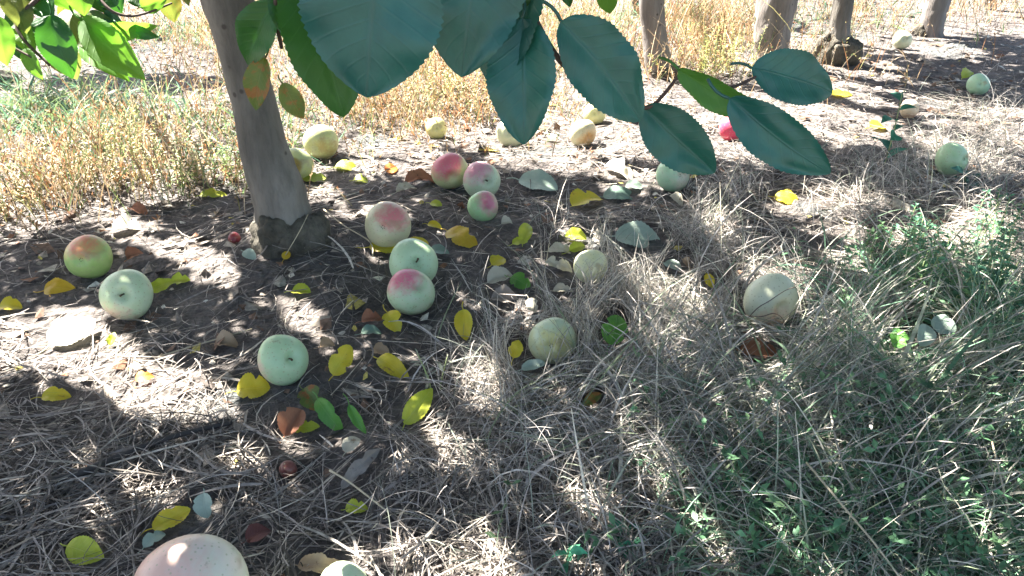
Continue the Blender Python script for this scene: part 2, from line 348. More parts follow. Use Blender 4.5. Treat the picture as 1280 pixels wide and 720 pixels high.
# ------------------------------------------------------------------ apples
def cam_dir(dx, dy):
    z = math.sqrt(max(0.0, 1-dx*dx-dy*dy)); v = RT*dx - UPV*dy - FW*z; return Vector(v).normalized()
APP = []      # centre, radius, photo x, y, r, veiled
def apple(px, py, dpx, label, base, base2, blush, bl, amt, stem=None, rot=None, squash=.88, veiled=False, name='apple', cat='apple', group='apples fallen on the orchard floor', sink=.93, hasstem=True):
    r = .035
    for k in range(4):
        c = at(px, py, off=r*sink); dep = project(c)[2]; r = dpx/2/FPX*float(dep)
    if stem is None: sd = Vector((random.uniform(-.7, .7), .9, -.3)).normalized()
    else: sd = cam_dir(*stem)
    q = sd.to_track_quat('Z', 'Y'); qi = q.inverted()
    nu, nvv = 34, 44
    a = np.linspace(0, np.pi, nu)[:, None]; b = np.linspace(0, 2*np.pi, nvv, endpoint=False)[None, :]
    sd_ = random.randint(0, 999)
    lob = 1 + .02*np.cos(5*b+sd_)*np.sin(a/2)**4 + .025*np.cos(b+sd_) + .015*np.cos(2*b+sd_*1.3)*np.sin(a) + .02*np.cos(3*b+2*a+sd_)*np.sin(a)**2
    rad = np.sin(a)*(1+.07*np.cos(a)-.03*np.cos(2*a))*lob
    z = squash*np.cos(a) - .30*np.exp(-(rad/.26)**2)*(a < 1.6) + .16*np.exp(-(rad/.24)**2)*(a > 1.6) + 0*b
    V = np.stack([rad*np.cos(b), rad*np.sin(b), z], -1).reshape(-1, 3)*r
    i = np.arange(nu-1)[:, None]*nvv; j = np.arange(nvv)[None, :]; j2 = (j+1) % nvv
    Fq = np.stack([i+j, i+nvv+j, i+nvv+j2, i+j2], -1).reshape(-1, 4)
    bd = qi @ cam_dir(*bl); rt = None
    if rot: rt = (qi @ cam_dir(*rot[0]), rot[1], rot[2])
    o = link(name, mesh(name, V, Fq), mat_apple('skin_of_'+name, base, base2, blush, bd, amt, rt))
    o.location = tuple(c); o.rotation_mode = 'QUATERNION'; o.rotation_quaternion = q
    tag(o, label, cat, group)
    if hasstem:
        hgt = (squash-.30)*r; ln = r*.34; lx = random.uniform(-.12, .12)*r; ly = random.uniform(-.1, .1)*r
        sv, sf = tube([(0, 0, hgt-.003), (lx*.3, ly*.3, hgt+ln*.5), (lx, ly, hgt+ln)], [r*.035, r*.032, r*.05], 6)
        quads(sv, sf, 'stem', M['stem'], o)
    cv = []
    for k in range(5):
        an = k*1.2566; zb = -(squash-.16)*r; cx, cy = math.cos(an), math.sin(an)
        cv.append((np.array([(cx*.05*r-cy*.03*r, cy*.05*r+cx*.03*r, zb-.004*r), (cx*.05*r+cy*.03*r, cy*.05*r-cx*.03*r, zb-.004*r), (cx*.11*r, cy*.11*r, zb-.07*r), (cx*.10*r, cy*.10*r, zb-.05*r)]), np.array([(0, 1, 2, 3)])))
    V2, F2 = join(cv); quads(V2, F2, 'calyx', M['stem'], o)
    APP.append((np.array(c), r, px, py, dpx/2, veiled)); return o
G1, G2 = (.50, .62, .38), (.58, .66, .44)      # pale green skin
C1, C2 = (.60, .62, .40), (.64, .62, .42)      # creamy skin
PK = (.66, .24, .26); RD = (.60, .08, .07)
apple(238, 738, 134, 'large pinkish cream apple cut off by the bottom left edge', (.72, .62, .54), (.66, .66, .52), (.72, .46, .37), (-.55, -.4), .85, (.5, -.2) and None)
apple(430, 736, 66, 'pale green apple at bottom edge in front of a curled tan leaf', G1, G2, PK, (0, 1), 0, None)
apple(354, 450, 62, 'round green apple between two yellow leaves in left foreground shade', (.42, .60, .34), (.50, .64, .38), (.60, .48, .36), (-.8, .5), .35, (.62, -.18))
apple(158, 368, 61, 'pale green apple with a stem facing the camera beside lime leaves', G1, G2, (.66, .50, .36), (-.3, .9), .4, (.3, -.05))
apple(110, 322, 54, 'apple with orange red top and green underside at far left', (.36, .52, .16), (.44, .56, .20), (.66, .22, .13), (-.1, -.8), .62, None)
apple(517, 330, 60, 'plain green apple touching the pink one in front of it', (.46, .62, .38), (.52, .66, .42), PK, (0, 1), 0, (.3, -.1))
apple(513, 366, 59, 'pink topped pale apple directly in front of a green apple', (.54, .60, .40), (.46, .60, .36), (.68, .18, .25), (-.25, -.75), .55, (.5, -.45), hasstem=False)
apple(485, 282, 57, 'sunlit cream and pink apple resting on yellow leaves', (.64, .56, .38), (.62, .60, .36), (.68, .22, .22), (.35, -.5), .50, None)
apple(562, 214, 45, 'deep pink apple beside a brown leaf, leftmost of a cluster of three', (.52, .55, .26), (.58, .55, .30), (.64, .16, .20), (-.25, -.45), .80, (.2, .5), hasstem=False)
apple(602, 226, 46, 'pale rose apple with dark calyx, middle of a cluster of three', (.50, .60, .40), (.56, .60, .42), (.66, .28, .34), (-.3, -.6), .62, (.4, .05))
apple(603, 258, 38, 'small green and pink apple in front of a cluster of three', (.34, .56, .26), (.40, .58, .30), (.60, .20, .26), (.6, -.3), .66, (.35, .0), hasstem=False)
apple(401, 177, 43, 'sunlit pale yellow apple behind the tree trunk', (.60, .60, .24), (.62, .62, .34), (.5, .4, .15), (.5, .5), .3, (-.1, .6), hasstem=False)
apple(371, 206, 40, 'rotting yellow green apple partly hidden by the tree trunk', (.52, .54, .22), (.46, .50, .26), (.4, .3, .08), (0, 1), .0, None, rot=((-.1, .35), .72, (.30, .22, .05)))
apple(638, 166, 36, 'pale apple half hidden behind the tip of a hanging leaf', (.62, .60, .40), (.55, .58, .34), PK, (0, 1), 0, None)
apple(728, 166, 35, 'apple with painted sun glare and orange underside in bright straw', (.66, .58, .34), (.66, .60, .38), (.62, .34, .12), (.5, .7), .6, (.55, .5), hasstem=False)  # blown-out sunlight put into the pale skin colour
apple(743, 142, 27, 'small yellow apple just behind the sun-glare apple', (.62, .60, .26), (.62, .60, .30), PK, (0, 1), 0, None)
apple(779, 139, 25, 'cream apple between hanging leaves in far bright straw', C1, C2, PK, (0, 1), 0, None)  # plain cream skin
apple(545, 160, 26, 'yellowish apple half sunk in the golden weeds behind the pink ones', (.62, .58, .22), (.62, .60, .30), PK, (0, 1), 0, None, veiled=True)
apple(841, 219, 42, 'mint green apple below the dark dangling leaf', (.40, .60, .38), (.48, .62, .42), (.62, .58, .45), (.6, .5), .4, None)
apple(916, 160, 33, 'bright crimson apple below the long folded leaf', (.62, .30, .20), (.60, .20, .14), (.68, .06, .12), (-.2, .2), 1.2, None)
apple(1190, 199, 41, 'pale green apple nestled in dry grass at right', (.42, .60, .34), (.50, .64, .40), PK, (0, 1), 0, None)
apple(962, 376, 68, 'cream white apple crossed by thin dry stalks in right shade', (.70, .72, .52), (.72, .74, .56), (.68, .48, .34), (0, .9), .4, (.3, .35), hasstem=False)
apple(738, 333, 42, 'translucent yellow apple at the edge of the grey grass clump', (.70, .69, .38), (.70, .71, .48), PK, (0, 1), 0, None, veiled=True)
apple(690, 427, 58, 'yellow green apple veiled by thin dry grass', (.58, .66, .46), (.62, .66, .38), (.62, .58, .24), (.1, .1), .5, None, veiled=True)
apple(1223, 106, 26, 'small mint apple in far right dry grass', (.36, .56, .36), (.40, .58, .38), PK, (0, 1), 0, None)
apple(1137, 136, 24, 'little tan apple behind the leafy seedling', (.62, .48, .32), (.60, .50, .36), (.5, .3, .2), (0, 1), .4, None)
apple(1128, 50, 22, 'apple painted sunlit white between two far tree trunks', C2, C1, PK, (0, 1), 0, None)  # whiteness of direct sun put into the skin colour
apple(360, 587, 22, 'tiny dull red apple sunk in straw in the foreground', (.17, .05, .04), (.22, .08, .06), (.15, .05, .04), (0, 1), .5, None)
apple(293, 298, 15, 'tiny dark red apple left of the main trunk base', (.22, .03, .04), (.28, .05, .05), (.15, .05, .04), (0, 1), .5, None)

# ------------------------------------------------------------------ leaves
def leaf_geo(Lh, W, fold=.25, curl=.15, wave=.06, side=0.0, nu=22, nv=8, seed=0, pet=.25, tiplen=1.0, serr=.035, notch=0.0):
    """leaf along +x, normal +z; returns V,F,UV incl. petiole tube"""
    t = np.linspace(0, 1, nu)[:, None]; v = np.linspace(-1, 1, nv+1)[None, :]
    wd = np.sin(np.pi*np.clip(t, 0, 1)**.86)**(.62+.55*t*tiplen)
    wd = wd*(1-notch*np.exp(-((t-.62)/.07)**2)*(v > .2)-notch*.7*np.exp(-((t-.35)/.06)**2)*(v < -.2))
    wd = np.maximum(wd, .012)
    s = 1 + serr*np.abs(v)**6*(np.where((np.arange(nu) % 2)[:, None] == 0, 1, -1))
    y = v*wd*W/2*s
    nz = fbm(t*2.3+seed*1.7+0*v, v*1.3+0*t, seed, 2)-.5
    x = t*Lh
    z = fold*np.abs(y) - curl*Lh*(t-.35)**2*1.6 + wave*Lh*(nz*.9 + .35*np.sin(t*17+seed+v*2)*np.abs(v)**2*.4)*np.sin(np.pi*t)**.5
    yy = y*np.cos(fold*.5) + side*Lh*(t-.1)**2*.5
    V = np.stack([x+0*v, yy, z], -1).reshape(-1, 3); n = nv+1
    UV = np.stack([t+0*v, .5+.5*v+0*t], -1).reshape(-1, 2)
    i = np.arange(nu-1)[:, None]*n; j = np.arange(nv)[None, :]
    Fq = np.stack([i+j, i+j+1, i+n+j+1, i+n+j], -1).reshape(-1, 4)
    if pet > 0:
        z0 = V[nv//2, 2]
        k = np.linspace(0, 1, 5)[:, None]
        pp = np.concatenate([-pet*Lh*(1-k), .12*pet*Lh*np.sin(k*3)*(1 if seed % 2 else -1), z0 - .12*pet*Lh*(1-k)**2 - .0003+0*k], 1)
        PV, PF = tube(pp, [Lh*.010+.0003]*5, 5); u2 = np.tile([.02, .5], (len(PV), 1))
        return np.concatenate([V, PV]), np.concatenate([Fq, PF+len(V)]), np.concatenate([UV, u2])
    return V, Fq, UV
def frame(axis_, nrm):
    x = Vector(axis_).normalized(); n = Vector(nrm); n = (n - x*n.dot(x)).normalized(); y = n.cross(x)
    return Matrix((x, y, n)).transposed()
LEAFMASK = []
def ground_leaf(cx, cy, lpx, ang, wpx, matk, label, face=.2, fold=.25, curl=.15, name='fallen_leaf', lift=.008, pet=.35, seed=None, roll=0.0, side=0.0, wave=.07):
    seed = seed if seed is not None else int(cx*7+cy*13) % 997
    a = math.radians(ang); dx, dy = math.cos(a)*lpx/2, -math.sin(a)*lpx/2
    p0 = (cx-dx, cy-dy); p1 = (cx+dx, cy+dy)       # base -> tip
    low, high = (p0, p1) if p0[1] > p1[1] else (p1, p0)
    A = at(low[0], low[1], off=lift); dl = float(project(A)[2])
    Bg = at(high[0], high[1], off=lift); Bu = at_d(high[0], high[1], dl)
    B = Bg*(1-face) + Bu*face
    d2 = float(project(B)[2]); B = at_d(high[0], high[1], d2)
    base, tip = (A, B) if p0 is low else (B, A)
    ax = tip-base; Ln = float(np.linalg.norm(ax))
    nrm = np.array([0, 0, 1.])*(1-face) + (-FW)*face + np.array([random.uniform(-.15, .15)+roll, random.uniform(-.1, .1), 0])
    R = frame(ax, nrm); sidev = np.array(R.col[1]); mid = (base+tip)/2
    q0 = project(mid)[:2]; q1 = project(mid+sidev*.01)[:2]
    ux, uy = math.cos(a), -math.sin(a); perp = abs((q1[0]-q0[0])*(-uy) + (q1[1]-q0[1])*ux)/.01
    W = min(max(wpx/max(perp, 1), .25*Ln), .95*Ln)
    V, Fq, UV = leaf_geo(Ln, W*1.06, fold, curl, wave*1.5, side, seed=seed, pet=pet*(.5+.8*random.random()), nu=26 if lpx > 24 else 14, nv=8, tiplen=random.uniform(-.35, .35), notch=random.choice([0, 0, .25, .45]))
    o = quads(V, Fq, name, ML[matk], uv=UV)
    m4 = R.to_4x4(); m4.translation = Vector(base); o.matrix_world = m4
    tag(o, label, 'leaf', 'single leaves lying on the ground')
    LEAFMASK.append((cx, cy, lpx*.5+3, wpx*.5+3, ang)); return o
GL = [
 (316,485,42,10,32,'yellow','rounded yellow leaf just below the round green apple',.35),
 (427,450,44,62,26,'yellow','upright oval yellow leaf right of the round green apple',.75),
 (490,457,44,-32,22,'yellow','slanting yellow leaf with a grey tip below the pink topped apple',.4),
 (580,405,38,-86,22,'yellow','narrow yellow leaf standing on end right of the pink topped apple',.8),
 (491,401,28,-60,24,'yellow','small mustard leaf touching the foot of the pink topped apple',.6),
 (482,309,42,-5,18,'yellow','bright yellow leaf wedged under the sunlit cream apple',.3),
 (522,303,28,8,14,'yellow','short yellow leaf right of the sunlit cream apple',.3),
 (577,295,42,-25,22,'amber','amber leaf with a pale spot right of the sunlit cream apple',.3),
 (549,313,26,0,12,'teal','flat dull green leaf between the amber leaf and green apple',.1),
 (376,364,24,0,13,'lime','lone small yellow leaf on bare soil below the trunk',.3),
 (623,325,20,30,17,'yellow','small round yellow leaf left of a curled cream leaf',.5),
 (657,289,30,75,17,'lime','upright lime leaf leaning on a smaller green one',.7),
 (650,302,20,15,10,'lime','tiny green yellow leaf at the foot of the upright lime leaf',.3),
 (720,295,28,-4,13,'lime','flat oval lime leaf above the whitish twisted leaf',.3),
 (722,309,22,20,12,'lime','lime tip leaf attached to whitish twisted leaf',.4),
 (702,311,34,4,12,'cream','whitish twisted leaf left of the lime tip leaf',.2),
 (734,249,40,20,22,'yellow','large bright yellow leaf beside the teal leaf in mid ground',.3),
 (985,247,34,-12,15,'yellow','lone yellow leaf on shaded ground near the long folded leaf tip',.3),
 (887,351,20,-65,12,'yellow','small upright yellow leaf left of the cream white apple',.8),
 (650,351,26,-25,20,'green','vivid green leaf beside the curled cream leaf',.5),
 (626,345,36,22,20,'cream','curled cream leaf beside the vivid green leaf',.4),
 (800,297,64,-8,30,'mint','largest pale mint leaf on the dark soil centre right',.35),
 (673,229,50,-12,24,'mint','mint leaf with a white sun spot above the bright yellow leaf',.3),
 (778,241,48,4,16,'teal','dull teal leaf right of the bright yellow leaf',.15),
 (768,411,40,75,32,'green','upright green and yellow leaf held up by grey grass',.8),
 (523,507,58,52,26,'lime','long lime leaf standing up with its tip down, foreground centre',.8),
 (409,517,48,-55,22,'green','bright green leaf in the small foreground leaf pile',.7),
 (389,498,34,-50,30,'rusty','pinkish green leaf at the top of the foreground leaf pile',.6),
 (366,526,42,60,34,'brown','large brown leaf at the back left of the foreground leaf pile',.6),
 (381,533,36,8,16,'lime','pale yellow leaf at the lower left of the foreground leaf pile',.4),
 (446,524,42,-60,13,'green','narrow green leaf right of the foreground leaf pile',.8),
 (451,583,74,48,18,'grey','long curled grey brown leaf in the foreground straw',.6),
 (439,554,26,55,18,'cream','small pale grey leaf just above the long curled leaf',.5),
 (69,494,36,6,17,'yellow','yellow leaf in shade below the left sun patch',.3),
 (73,360,40,4,22,'amber','orange yellow leaf with a dark spot left of the apples',.5),
 (201,356,34,25,14,'lime','lime leaf touching the pale green apple with stem',.5),
 (225,350,24,5,14,'lime','shorter lime leaf right of the other lime leaf by the apple',.4),
 (140,423,18,75,11,'lime','tiny lime leaf below the pale green apple with stem',.7),
 (282,428,27,0,19,'tan','tan crumpled leaf above the round green apple',.3),
 (214,648,54,28,24,'yellow','long yellow leaf above the large apple at the bottom edge',.45),
 (255,632,32,-85,24,'mint','pale green oval leaf right of the long yellow leaf',.8),
 (192,672,34,40,16,'mint','pale grey green leaf under the long yellow leaf',.3),
 (106,689,48,-18,36,'lime','wide yellow green leaf in the bottom left corner',.6),
 (950,439,52,-6,24,'brown','reddish brown leaf below the cream white apple',.4),
 (1123,421,28,80,24,'green','round green leaf left of two mint leaves in the weeds',.7),
 (1157,417,32,70,24,'mint','mint leaf, left one of a pair in the weeds',.7),
 (1180,406,34,-20,22,'mint','mint leaf, right one of a pair in the weeds',.6),
 (741,498,28,40,14,'rusty','small rust brown leaf in grey grass at centre',.6),
 (489,210,17,20,13,'orange','small vivid orange leaf left of the deep pink apple',.5),
 (545,255,15,-10,8,'lime','tiny yellow leaf above the amber leaf',.3),
 (543,281,18,-10,8,'yellow','tiny yellow leaf between sunlit apple and amber leaf',.3),
 (465,398,27,12,17,'brown','rust brown leaf left of the mustard leaf',.4),
 (464,414,26,6,12,'teal','small grey green leaf below the rust brown leaf',.2),
 (476,438,21,-5,14,'tan','small tan leaf above the slanting yellow leaf',.3),
 (409,431,19,10,14,'tan','small tan leaf above the upright oval yellow leaf',.4),
 (402,707,62,-3,26,'tan','curled tan leaf behind the green apple at the bottom edge',.4),
 (12,382,28,5,16,'yellow','sunlit yellow leaf at the left edge of the picture',.3),
 (645,436,24,75,18,'yellow','small yellow leaf left of the veiled apple',.8),
 (667,457,32,15,13,'mint','grey green leaf in front of the veiled apple',.3),
 (322,667,34,30,22,'maroon','dark maroon leaf right of the large bottom apple',.4),
 (705,334,22,-20,14,'cream','cream leaf left of the translucent yellow apple',.5),
 (690,329,16,-30,14,'cream','rounded white leaf at the left end of a row of cream leaves',.5),
 (704,362,26,3,11,'cream','bright cream leaf lying just below a row of cream leaves',.4),
 (665,381,19,-60,16,'cream','small cream leaf upright at the edge of grey grass',.7),
 (632,373,36,-5,20,'grey','crumpled grey leaf below the vivid green leaf',.4),
 (841,333,24,-25,12,'mint','small mint leaf below the largest mint leaf',.3),
 (858,328,14,-50,10,'tan','tiny orange tan leaf right of the small mint leaf',.6),
 (180,470,24,20,13,'orange','reddish leaf lying in the left sun patch',.3),
 (157,284,38,5,16,'cream','large whitish leaf in sun behind the left apples',.2),
 (311,317,16,-30,13,'mint','white mint leaf against the trunk base on the left',.5),
 (358,319,12,60,10,'amber','tiny amber leaf at the foot of the trunk',.5),
 (266,241,34,5,10,'lime','pale yellow leaf in weeds left of the trunk',.3),
 (1052,117,28,0,9,'yellow','thin yellow leaf on far ground right of the blunt hanging leaf',.2),
 (1210,89,18,50,14,'lime','yellow green leaf on far right ground behind the mint apple',.7),
 (774,213,40,-25,16,'cream','long cream leaf in sunlight right of the mint leaf',.3),
 (794,232,24,5,12,'mint','small white green leaf above the dull teal leaf',.3),
 (527,224,44,8,15,'brown','reddish brown leaf left of the deep pink apple',.3),
 (508,236,26,15,10,'cream','whitish leaf in front of the reddish brown leaf',.2),
 (393,222,30,5,10,'lime','yellow green leaf at the foot of the rotting apple',.2),
 (432,207,28,0,12,'lime','pale lime leaf on the bright ground right of the rotting apple',.3),
 (450,224,18,0,9,'lime','small lime leaf in shade right of the rotting apple',.2),
 (648,276,10,60,8,'cream','',.4),
 (634,278,15,10,13,'cream','small white leaf left of the upright lime leaf',.4),
 (1138,172,26,-80,22,'green','',.8),
 (172,262,20,-10,11,'brown','dark brown leaf behind the orange red apple',.3),
 (168,318,22,30,16,'brown','curled brown leaf right of the orange red apple',.5),
 (846,248,18,-40,12,'cream','small cream leaf under the mint green apple',.5),
 (1098,157,20,5,11,'yellow','yellow leaf near the stem of the leafy seedling',.3),
 (445,634,28,5,18,'lime','withered pale yellow leaf in the foreground straw',.3),
 (90,412,66,32,36,'creamlime','large sunlit cream leaf lying in the left sun patch',.35),
]
for g in GL:
    if not g[6]: continue
    k = dict(curl=random.uniform(.05, .5), fold=random.uniform(.05, .5), wave=random.uniform(.05, .14))
    if g[0] > 625 and g[1] > 395 and g[0] < 1210: k['lift'] = .058 if g[0] > 900 else .036
    if g[5] in ('grey', 'tan', 'brown'): k = dict(curl=random.uniform(.3, .6), fold=random.uniform(.5, .9), wave=.16)
    if g[5] in ('cream',): k = dict(curl=random.uniform(.2, .5), fold=random.uniform(.2, .8), wave=.14)
    ground_leaf(g[0], g[1], g[2], g[3], g[4], g[5], g[6], g[7], **k)

# ------------------------------------------------------------------ trees
crown_trees = []
LIMBEND = []
def spline(pts, n):
    P = np.asarray(pts, float); m = len(P); t = np.linspace(0, m-1, n); out = []
    for x in t:
        i = min(int(x), m-2); f = x-i; p0 = P[max(i-1, 0)]; p1 = P[i]; p2 = P[i+1]; p3 = P[min(i+2, m-1)]
        out.append(.5*((2*p1)+(-p0+p2)*f+(2*p0-5*p1+4*p2-p3)*f*f+(-p0+3*p1-3*p2+p3)*f**3))
    return np.array(out)
def lump(c, rx, ry, rz, seed, n=26, amp=.35, fr=2.0):
    a = np.linspace(0, np.pi, n)[:, None]; b = np.linspace(0, 2*np.pi, n*2, endpoint=False)[None, :]
    x = np.sin(a)*np.cos(b); y = np.sin(a)*np.sin(b); z = np.cos(a)+0*b
    r = 1 + amp*(fbm(x*fr+seed, y*fr+z*1.7, seed, 4)-.5)*2 + .08*np.sin(b*7+z*3+seed)*np.sin(a)
    V = np.stack([c[0]+x*r*rx, c[1]+y*r*ry, c[2]+z*r*rz], -1).reshape(-1, 3); m = 2*n
    i = np.arange(n-1)[:, None]*m; j = np.arange(m)[None, :]; j2 = (j+1) % m
    return V, np.stack([i+j, i+m+j, i+m+j2, i+j2], -1).reshape(-1, 4)
def tree(pts, Y, label, bark='bark', burls=(), toph=1.0, limbs=5, sides=22, rough=.05, seed=1, reach=1.1, labelp=None):
    """pts: (px,py,half width px), first the base; Y: distance of the trunk plane"""
    P = []; R = []
    for px, py, hw in pts:
        p = at_y(px, py, Y); P.append(p); R.append(hw/FPX*float(project(p)[2]))
    base = at_y(pts[0][0], pts[0][1], Y); dirn = (P[-1]-P[-2])/np.linalg.norm(P[-1]-P[-2]); dirn = dirn*.6+np.array([0, 0, .5]); dirn /= dirn[2]
    p = P[-1].copy()
    while p[2] < toph:
        p = p + dirn*.14 + np.array([.010*math.sin(seed+p[2]*6), .012, 0]); P.append(p.copy()); R.append(R[-1]*.97)
    root = empty('apple_tree', (base[0], base[1], H0(base[0], base[1])))
    tag(root, label, 'tree', 'apple trees standing in the orchard row'); org = np.array(root.location)
    n = len(P)*5; path = spline(P, n); rr = np.interp(np.linspace(0, len(P)-1, n), np.arange(len(P)), R)
    path = np.concatenate([[path[0]-np.array([0, 0, .06])], path]); rr = np.concatenate([[rr[0]*1.1], rr])
    V, Fq = tube(path, rr, sides, rough, seed); quads(V, Fq, 'trunk', M[bark], root, org=org)
    for k, (bx, by, hx, hy, sd, am) in enumerate(burls):
        c = at_y(bx, by, Y-(.022 if k < 2 and Y < 2 else .01*k)); s = float(project(c)[2])/FPX
        V, Fq = lump(c, hx*s, hx*s*.9, hy*s*1.05, sd, amp=am); quads(V, Fq, 'root_burl', M['burl'], root, org=org)
    top = path[-1]; rs = random.Random(seed)
    for k in range(limbs):
        an = k*2*math.pi/limbs + rs.uniform(-.4, .4); rch = reach*rs.uniform(.7, 1.15); zt = rs.uniform(.45, 1.1)
        e = top + np.array([math.cos(an)*rch, math.sin(an)*rch, zt]); m1 = top + (e-top)*np.array([.35, .35, .55]); m2 = top + (e-top)*np.array([.7, .7, .85])
        r0 = rr[-1]*.62; prt = [tube(spline([top-np.array([0, 0, .08]), m1, m2, e], 14), np.linspace(r0, .008, 14), 9, .08, seed+k)]
        for q in range(5):
            s0 = m1 + (e-m1)*rs.uniform(.1, .95); s1 = s0 + np.array([rs.uniform(-.45, .45), rs.uniform(-.45, .45), rs.uniform(-.05, .4)])
            prt.append(tube(spline([s0, (s0+s1)/2+np.array([0, 0, .05]), s1], 6), np.linspace(.008, .003, 6), 5))
        V, Fq = join(prt); quads(V, Fq, 'branch', M['bark'], root, org=org)
    crown_trees.append((root, org)); return root, path, org
T1, T1path, T1org = tree([(362,306,40),(357,280,36),(351,255,34),(343,225,32.5),(334,200,30.5),(322,150,27.5),(310,100,26.5),(298,50,28.5),(285,0,32)], 1.335,
     'large smooth grey apple tree leaning left, nearest the camera', burls=[(362,302,46,34,3,.26),(390,298,25,32,9,.28),(330,308,18,20,12,.3),(352,320,36,12,15,.4),(345,288,22,22,19,.3)], sides=48, rough=.045, seed=3, toph=1.05, reach=1.0)
tree([(827,98,20),(825,86,18),(821,70,16.5),(818,40,15.5),(814,0,15.5)], 2.70, 'pale apple tree with a gnarled brown root, behind the dangling leaves', 'barkpale',
     burls=[(846,118,22,14,5,.35),(834,88,24,8,21,.25)], seed=5)
tree([(962,92,24),(963,75,21),(966,40,22),(971,0,24)], 2.80, 'stout striated apple tree right of the pale trunk, behind the blunt leaf', 'barkpale', burls=[(948,92,12,9,6,.4)], seed=8, rough=.1)
tree([(1046,78,18),(1047,55,15),(1050,30,12.5),(1055,0,12.5)], 2.92, 'thin grey apple tree on a big knobbly root, centre of the far row', burls=[(1047,66,27,24,14,.4),(1038,60,17,17,23,.35)], seed=13)
tree([(1163,52,16),(1164,38,14),(1168,18,14),(1173,0,14)], 3.35, 'sunlit pale apple tree with a black root, fourth along the far row', 'barkpale', burls=[(1152,46,12,14,33,.4),(1170,54,13,8,35,.4)], seed=17)
tree([(1236,12,9),(1237,4,7.5),(1238,-6,7)], 4.05, 'slim distant apple tree at the top right edge', burls=[], seed=21)
tree([(796,22,9),(797,8,8),(797,-6,8)], 3.9, 'dark distant trunk just left of the pale apple tree', 'burl', burls=[], seed=25, limbs=4)
tree([(-22,108,36),(-30,80,15),(-40,40,12),(-50,0,11)], 2.62, 'dark stump like apple tree base at the left edge', burls=[(-8,104,30,18,44,.3)], seed=29)
tree([(884,4,5),(885,-4,4),(886,-12,4)], 4.5, 'thin far trunk between the pale and striated trees', 'bark', burls=[], seed=31, limbs=4)
for k, (x, y) in enumerate([(-2.6, 5.2), (2.6, 6.1), (-4.8, 3.4), (-.9, 7.4), (4.9, 4.6), (5.2, 8.2), (-5.5, 8.5), (1.2, 10)]):
    pass

# canopy leaves: out of view, placed along sun rays to shape the floor's shade; the crown has gaps where sun reaches the floor
def canopy(n, x0, x1, y0, y1, z0, z1, ls, seed, near=False):
    r = np.random.default_rng(seed)
    G = np.stack([r.uniform(x0, x1, n), r.uniform(y0, y1, n), np.zeros(n)], 1)
    G[:, 2] = H0(G[:, 0], G[:, 1])
    lit = is_lit(G)
    m = .010 if near else .045
    for dx, dy in ((m, m*.6), (-m, -m*.6), (m, -m), (-m, m)): lit |= is_lit(G+np.array([dx, dy, 0]))
    gx_, gy_, gd_ = project(G); lit |= (gx_ > 820) & (gy_ > 420) & (gy_ < 900) & (gd_ > 0) & (r.random(n) < .38)  # thins the unseen canopy to brighten the lower right
    G = G[~lit]; z = z0+(z1-z0)*r.random(len(G))**1.3; P = G + SV*((z-G[:, 2])/SV[2])[:, None]
    # sun corridors to the things hanging in sunlight
    for c, rad in ((at_d(105, 60, .78), .075), (at_d(190, 20, .8), .05), (at_d(0, 50, .75), .04), (at_d(312, 45, .5), .012), (at_y(804, 50, 2.70), .09), (at_y(1172, 20, 3.35), .10), (at_y(955, 60, 2.8), .05), (at_d(20, 180, 2.2), .12)):
        w_ = P-np.array(c); tt = w_ @ SV; dd = np.linalg.norm(w_-tt[:, None]*SV, axis=1); P = P[(dd > rad*(.8+.4*r.random(len(P)))) | (tt < 0)]
    return P
cls = [canopy(120000, -1.6, 2.6, .25, 4.2, .70, 1.08, .05, 1, True), canopy(16000, -5, 6, -2.5, 9, 1.3, 2.3, .07, 2), canopy(22000, -1.8, 2.4, -.9, .35, .95, 1.9, .06, 3)]
sz = [.034, .085, .065]
CPs = np.concatenate(cls); CS = np.concatenate([np.full(len(a), s) for a, s in zip(cls, sz)])
px_, py_, dd_ = project(CPs); keep = ~((dd_ > 0) & (py_ > -40) & (px_ > -100) & (px_ < 1400)); CPs = CPs[keep]; CS = CS[keep]
tp = np.array([o[1][:2] for o in crown_trees[:8]]); own = np.argmin(((CPs[:, None, :2]-tp[None])**2).sum(2), 1)
for k in range(8):
    P = CPs[own == k]; s = CS[own == k]; n = len(P)
    if n < 5: continue
    r = np.random.default_rng(100+k)
    nr = r.normal(size=(n, 3))*.55; nr += SV*1.0; nr /= np.linalg.norm(nr, axis=1)[:, None]
    a = np.cross(nr, r.normal(size=(n, 3))); a /= np.linalg.norm(a, axis=1)[:, None]; b = np.cross(nr, a)
    s = s*r.uniform(.75, 1.25, n); Ls = s[:, None]; Ws = s[:, None]*.33
    pts = [P-a*Ls*.5, P-a*Ls*.2+b*Ws-nr*Ls*-.06, P-a*Ls*.2-b*Ws+nr*Ls*.06, P+a*Ls*.15+b*Ws*.95+nr*Ls*.06, P+a*Ls*.15-b*Ws*.95+nr*Ls*.06, P+a*Ls*.5-nr*Ls*.08]
    V = np.stack(pts, 1).reshape(-1, 3); i = np.arange(n)[:, None]*6
    Fq = np.concatenate([i+np.array([[0, 2, 4, 5]]), i+np.array([[0, 5, 3, 1]])])
    c = np.array([.05, .12, .03])*r.uniform(.7, 1.4, (n, 1))*np.array([1, 1, 1]); c[r.random(n) < .06] = (.4, .36, .05)
    root, org = crown_trees[k]
    link('shade_crown', mesh('shade_crown', V, Fq, np.repeat(c, 6, 0), smooth=False, org=org), M['shade_crown'], root)

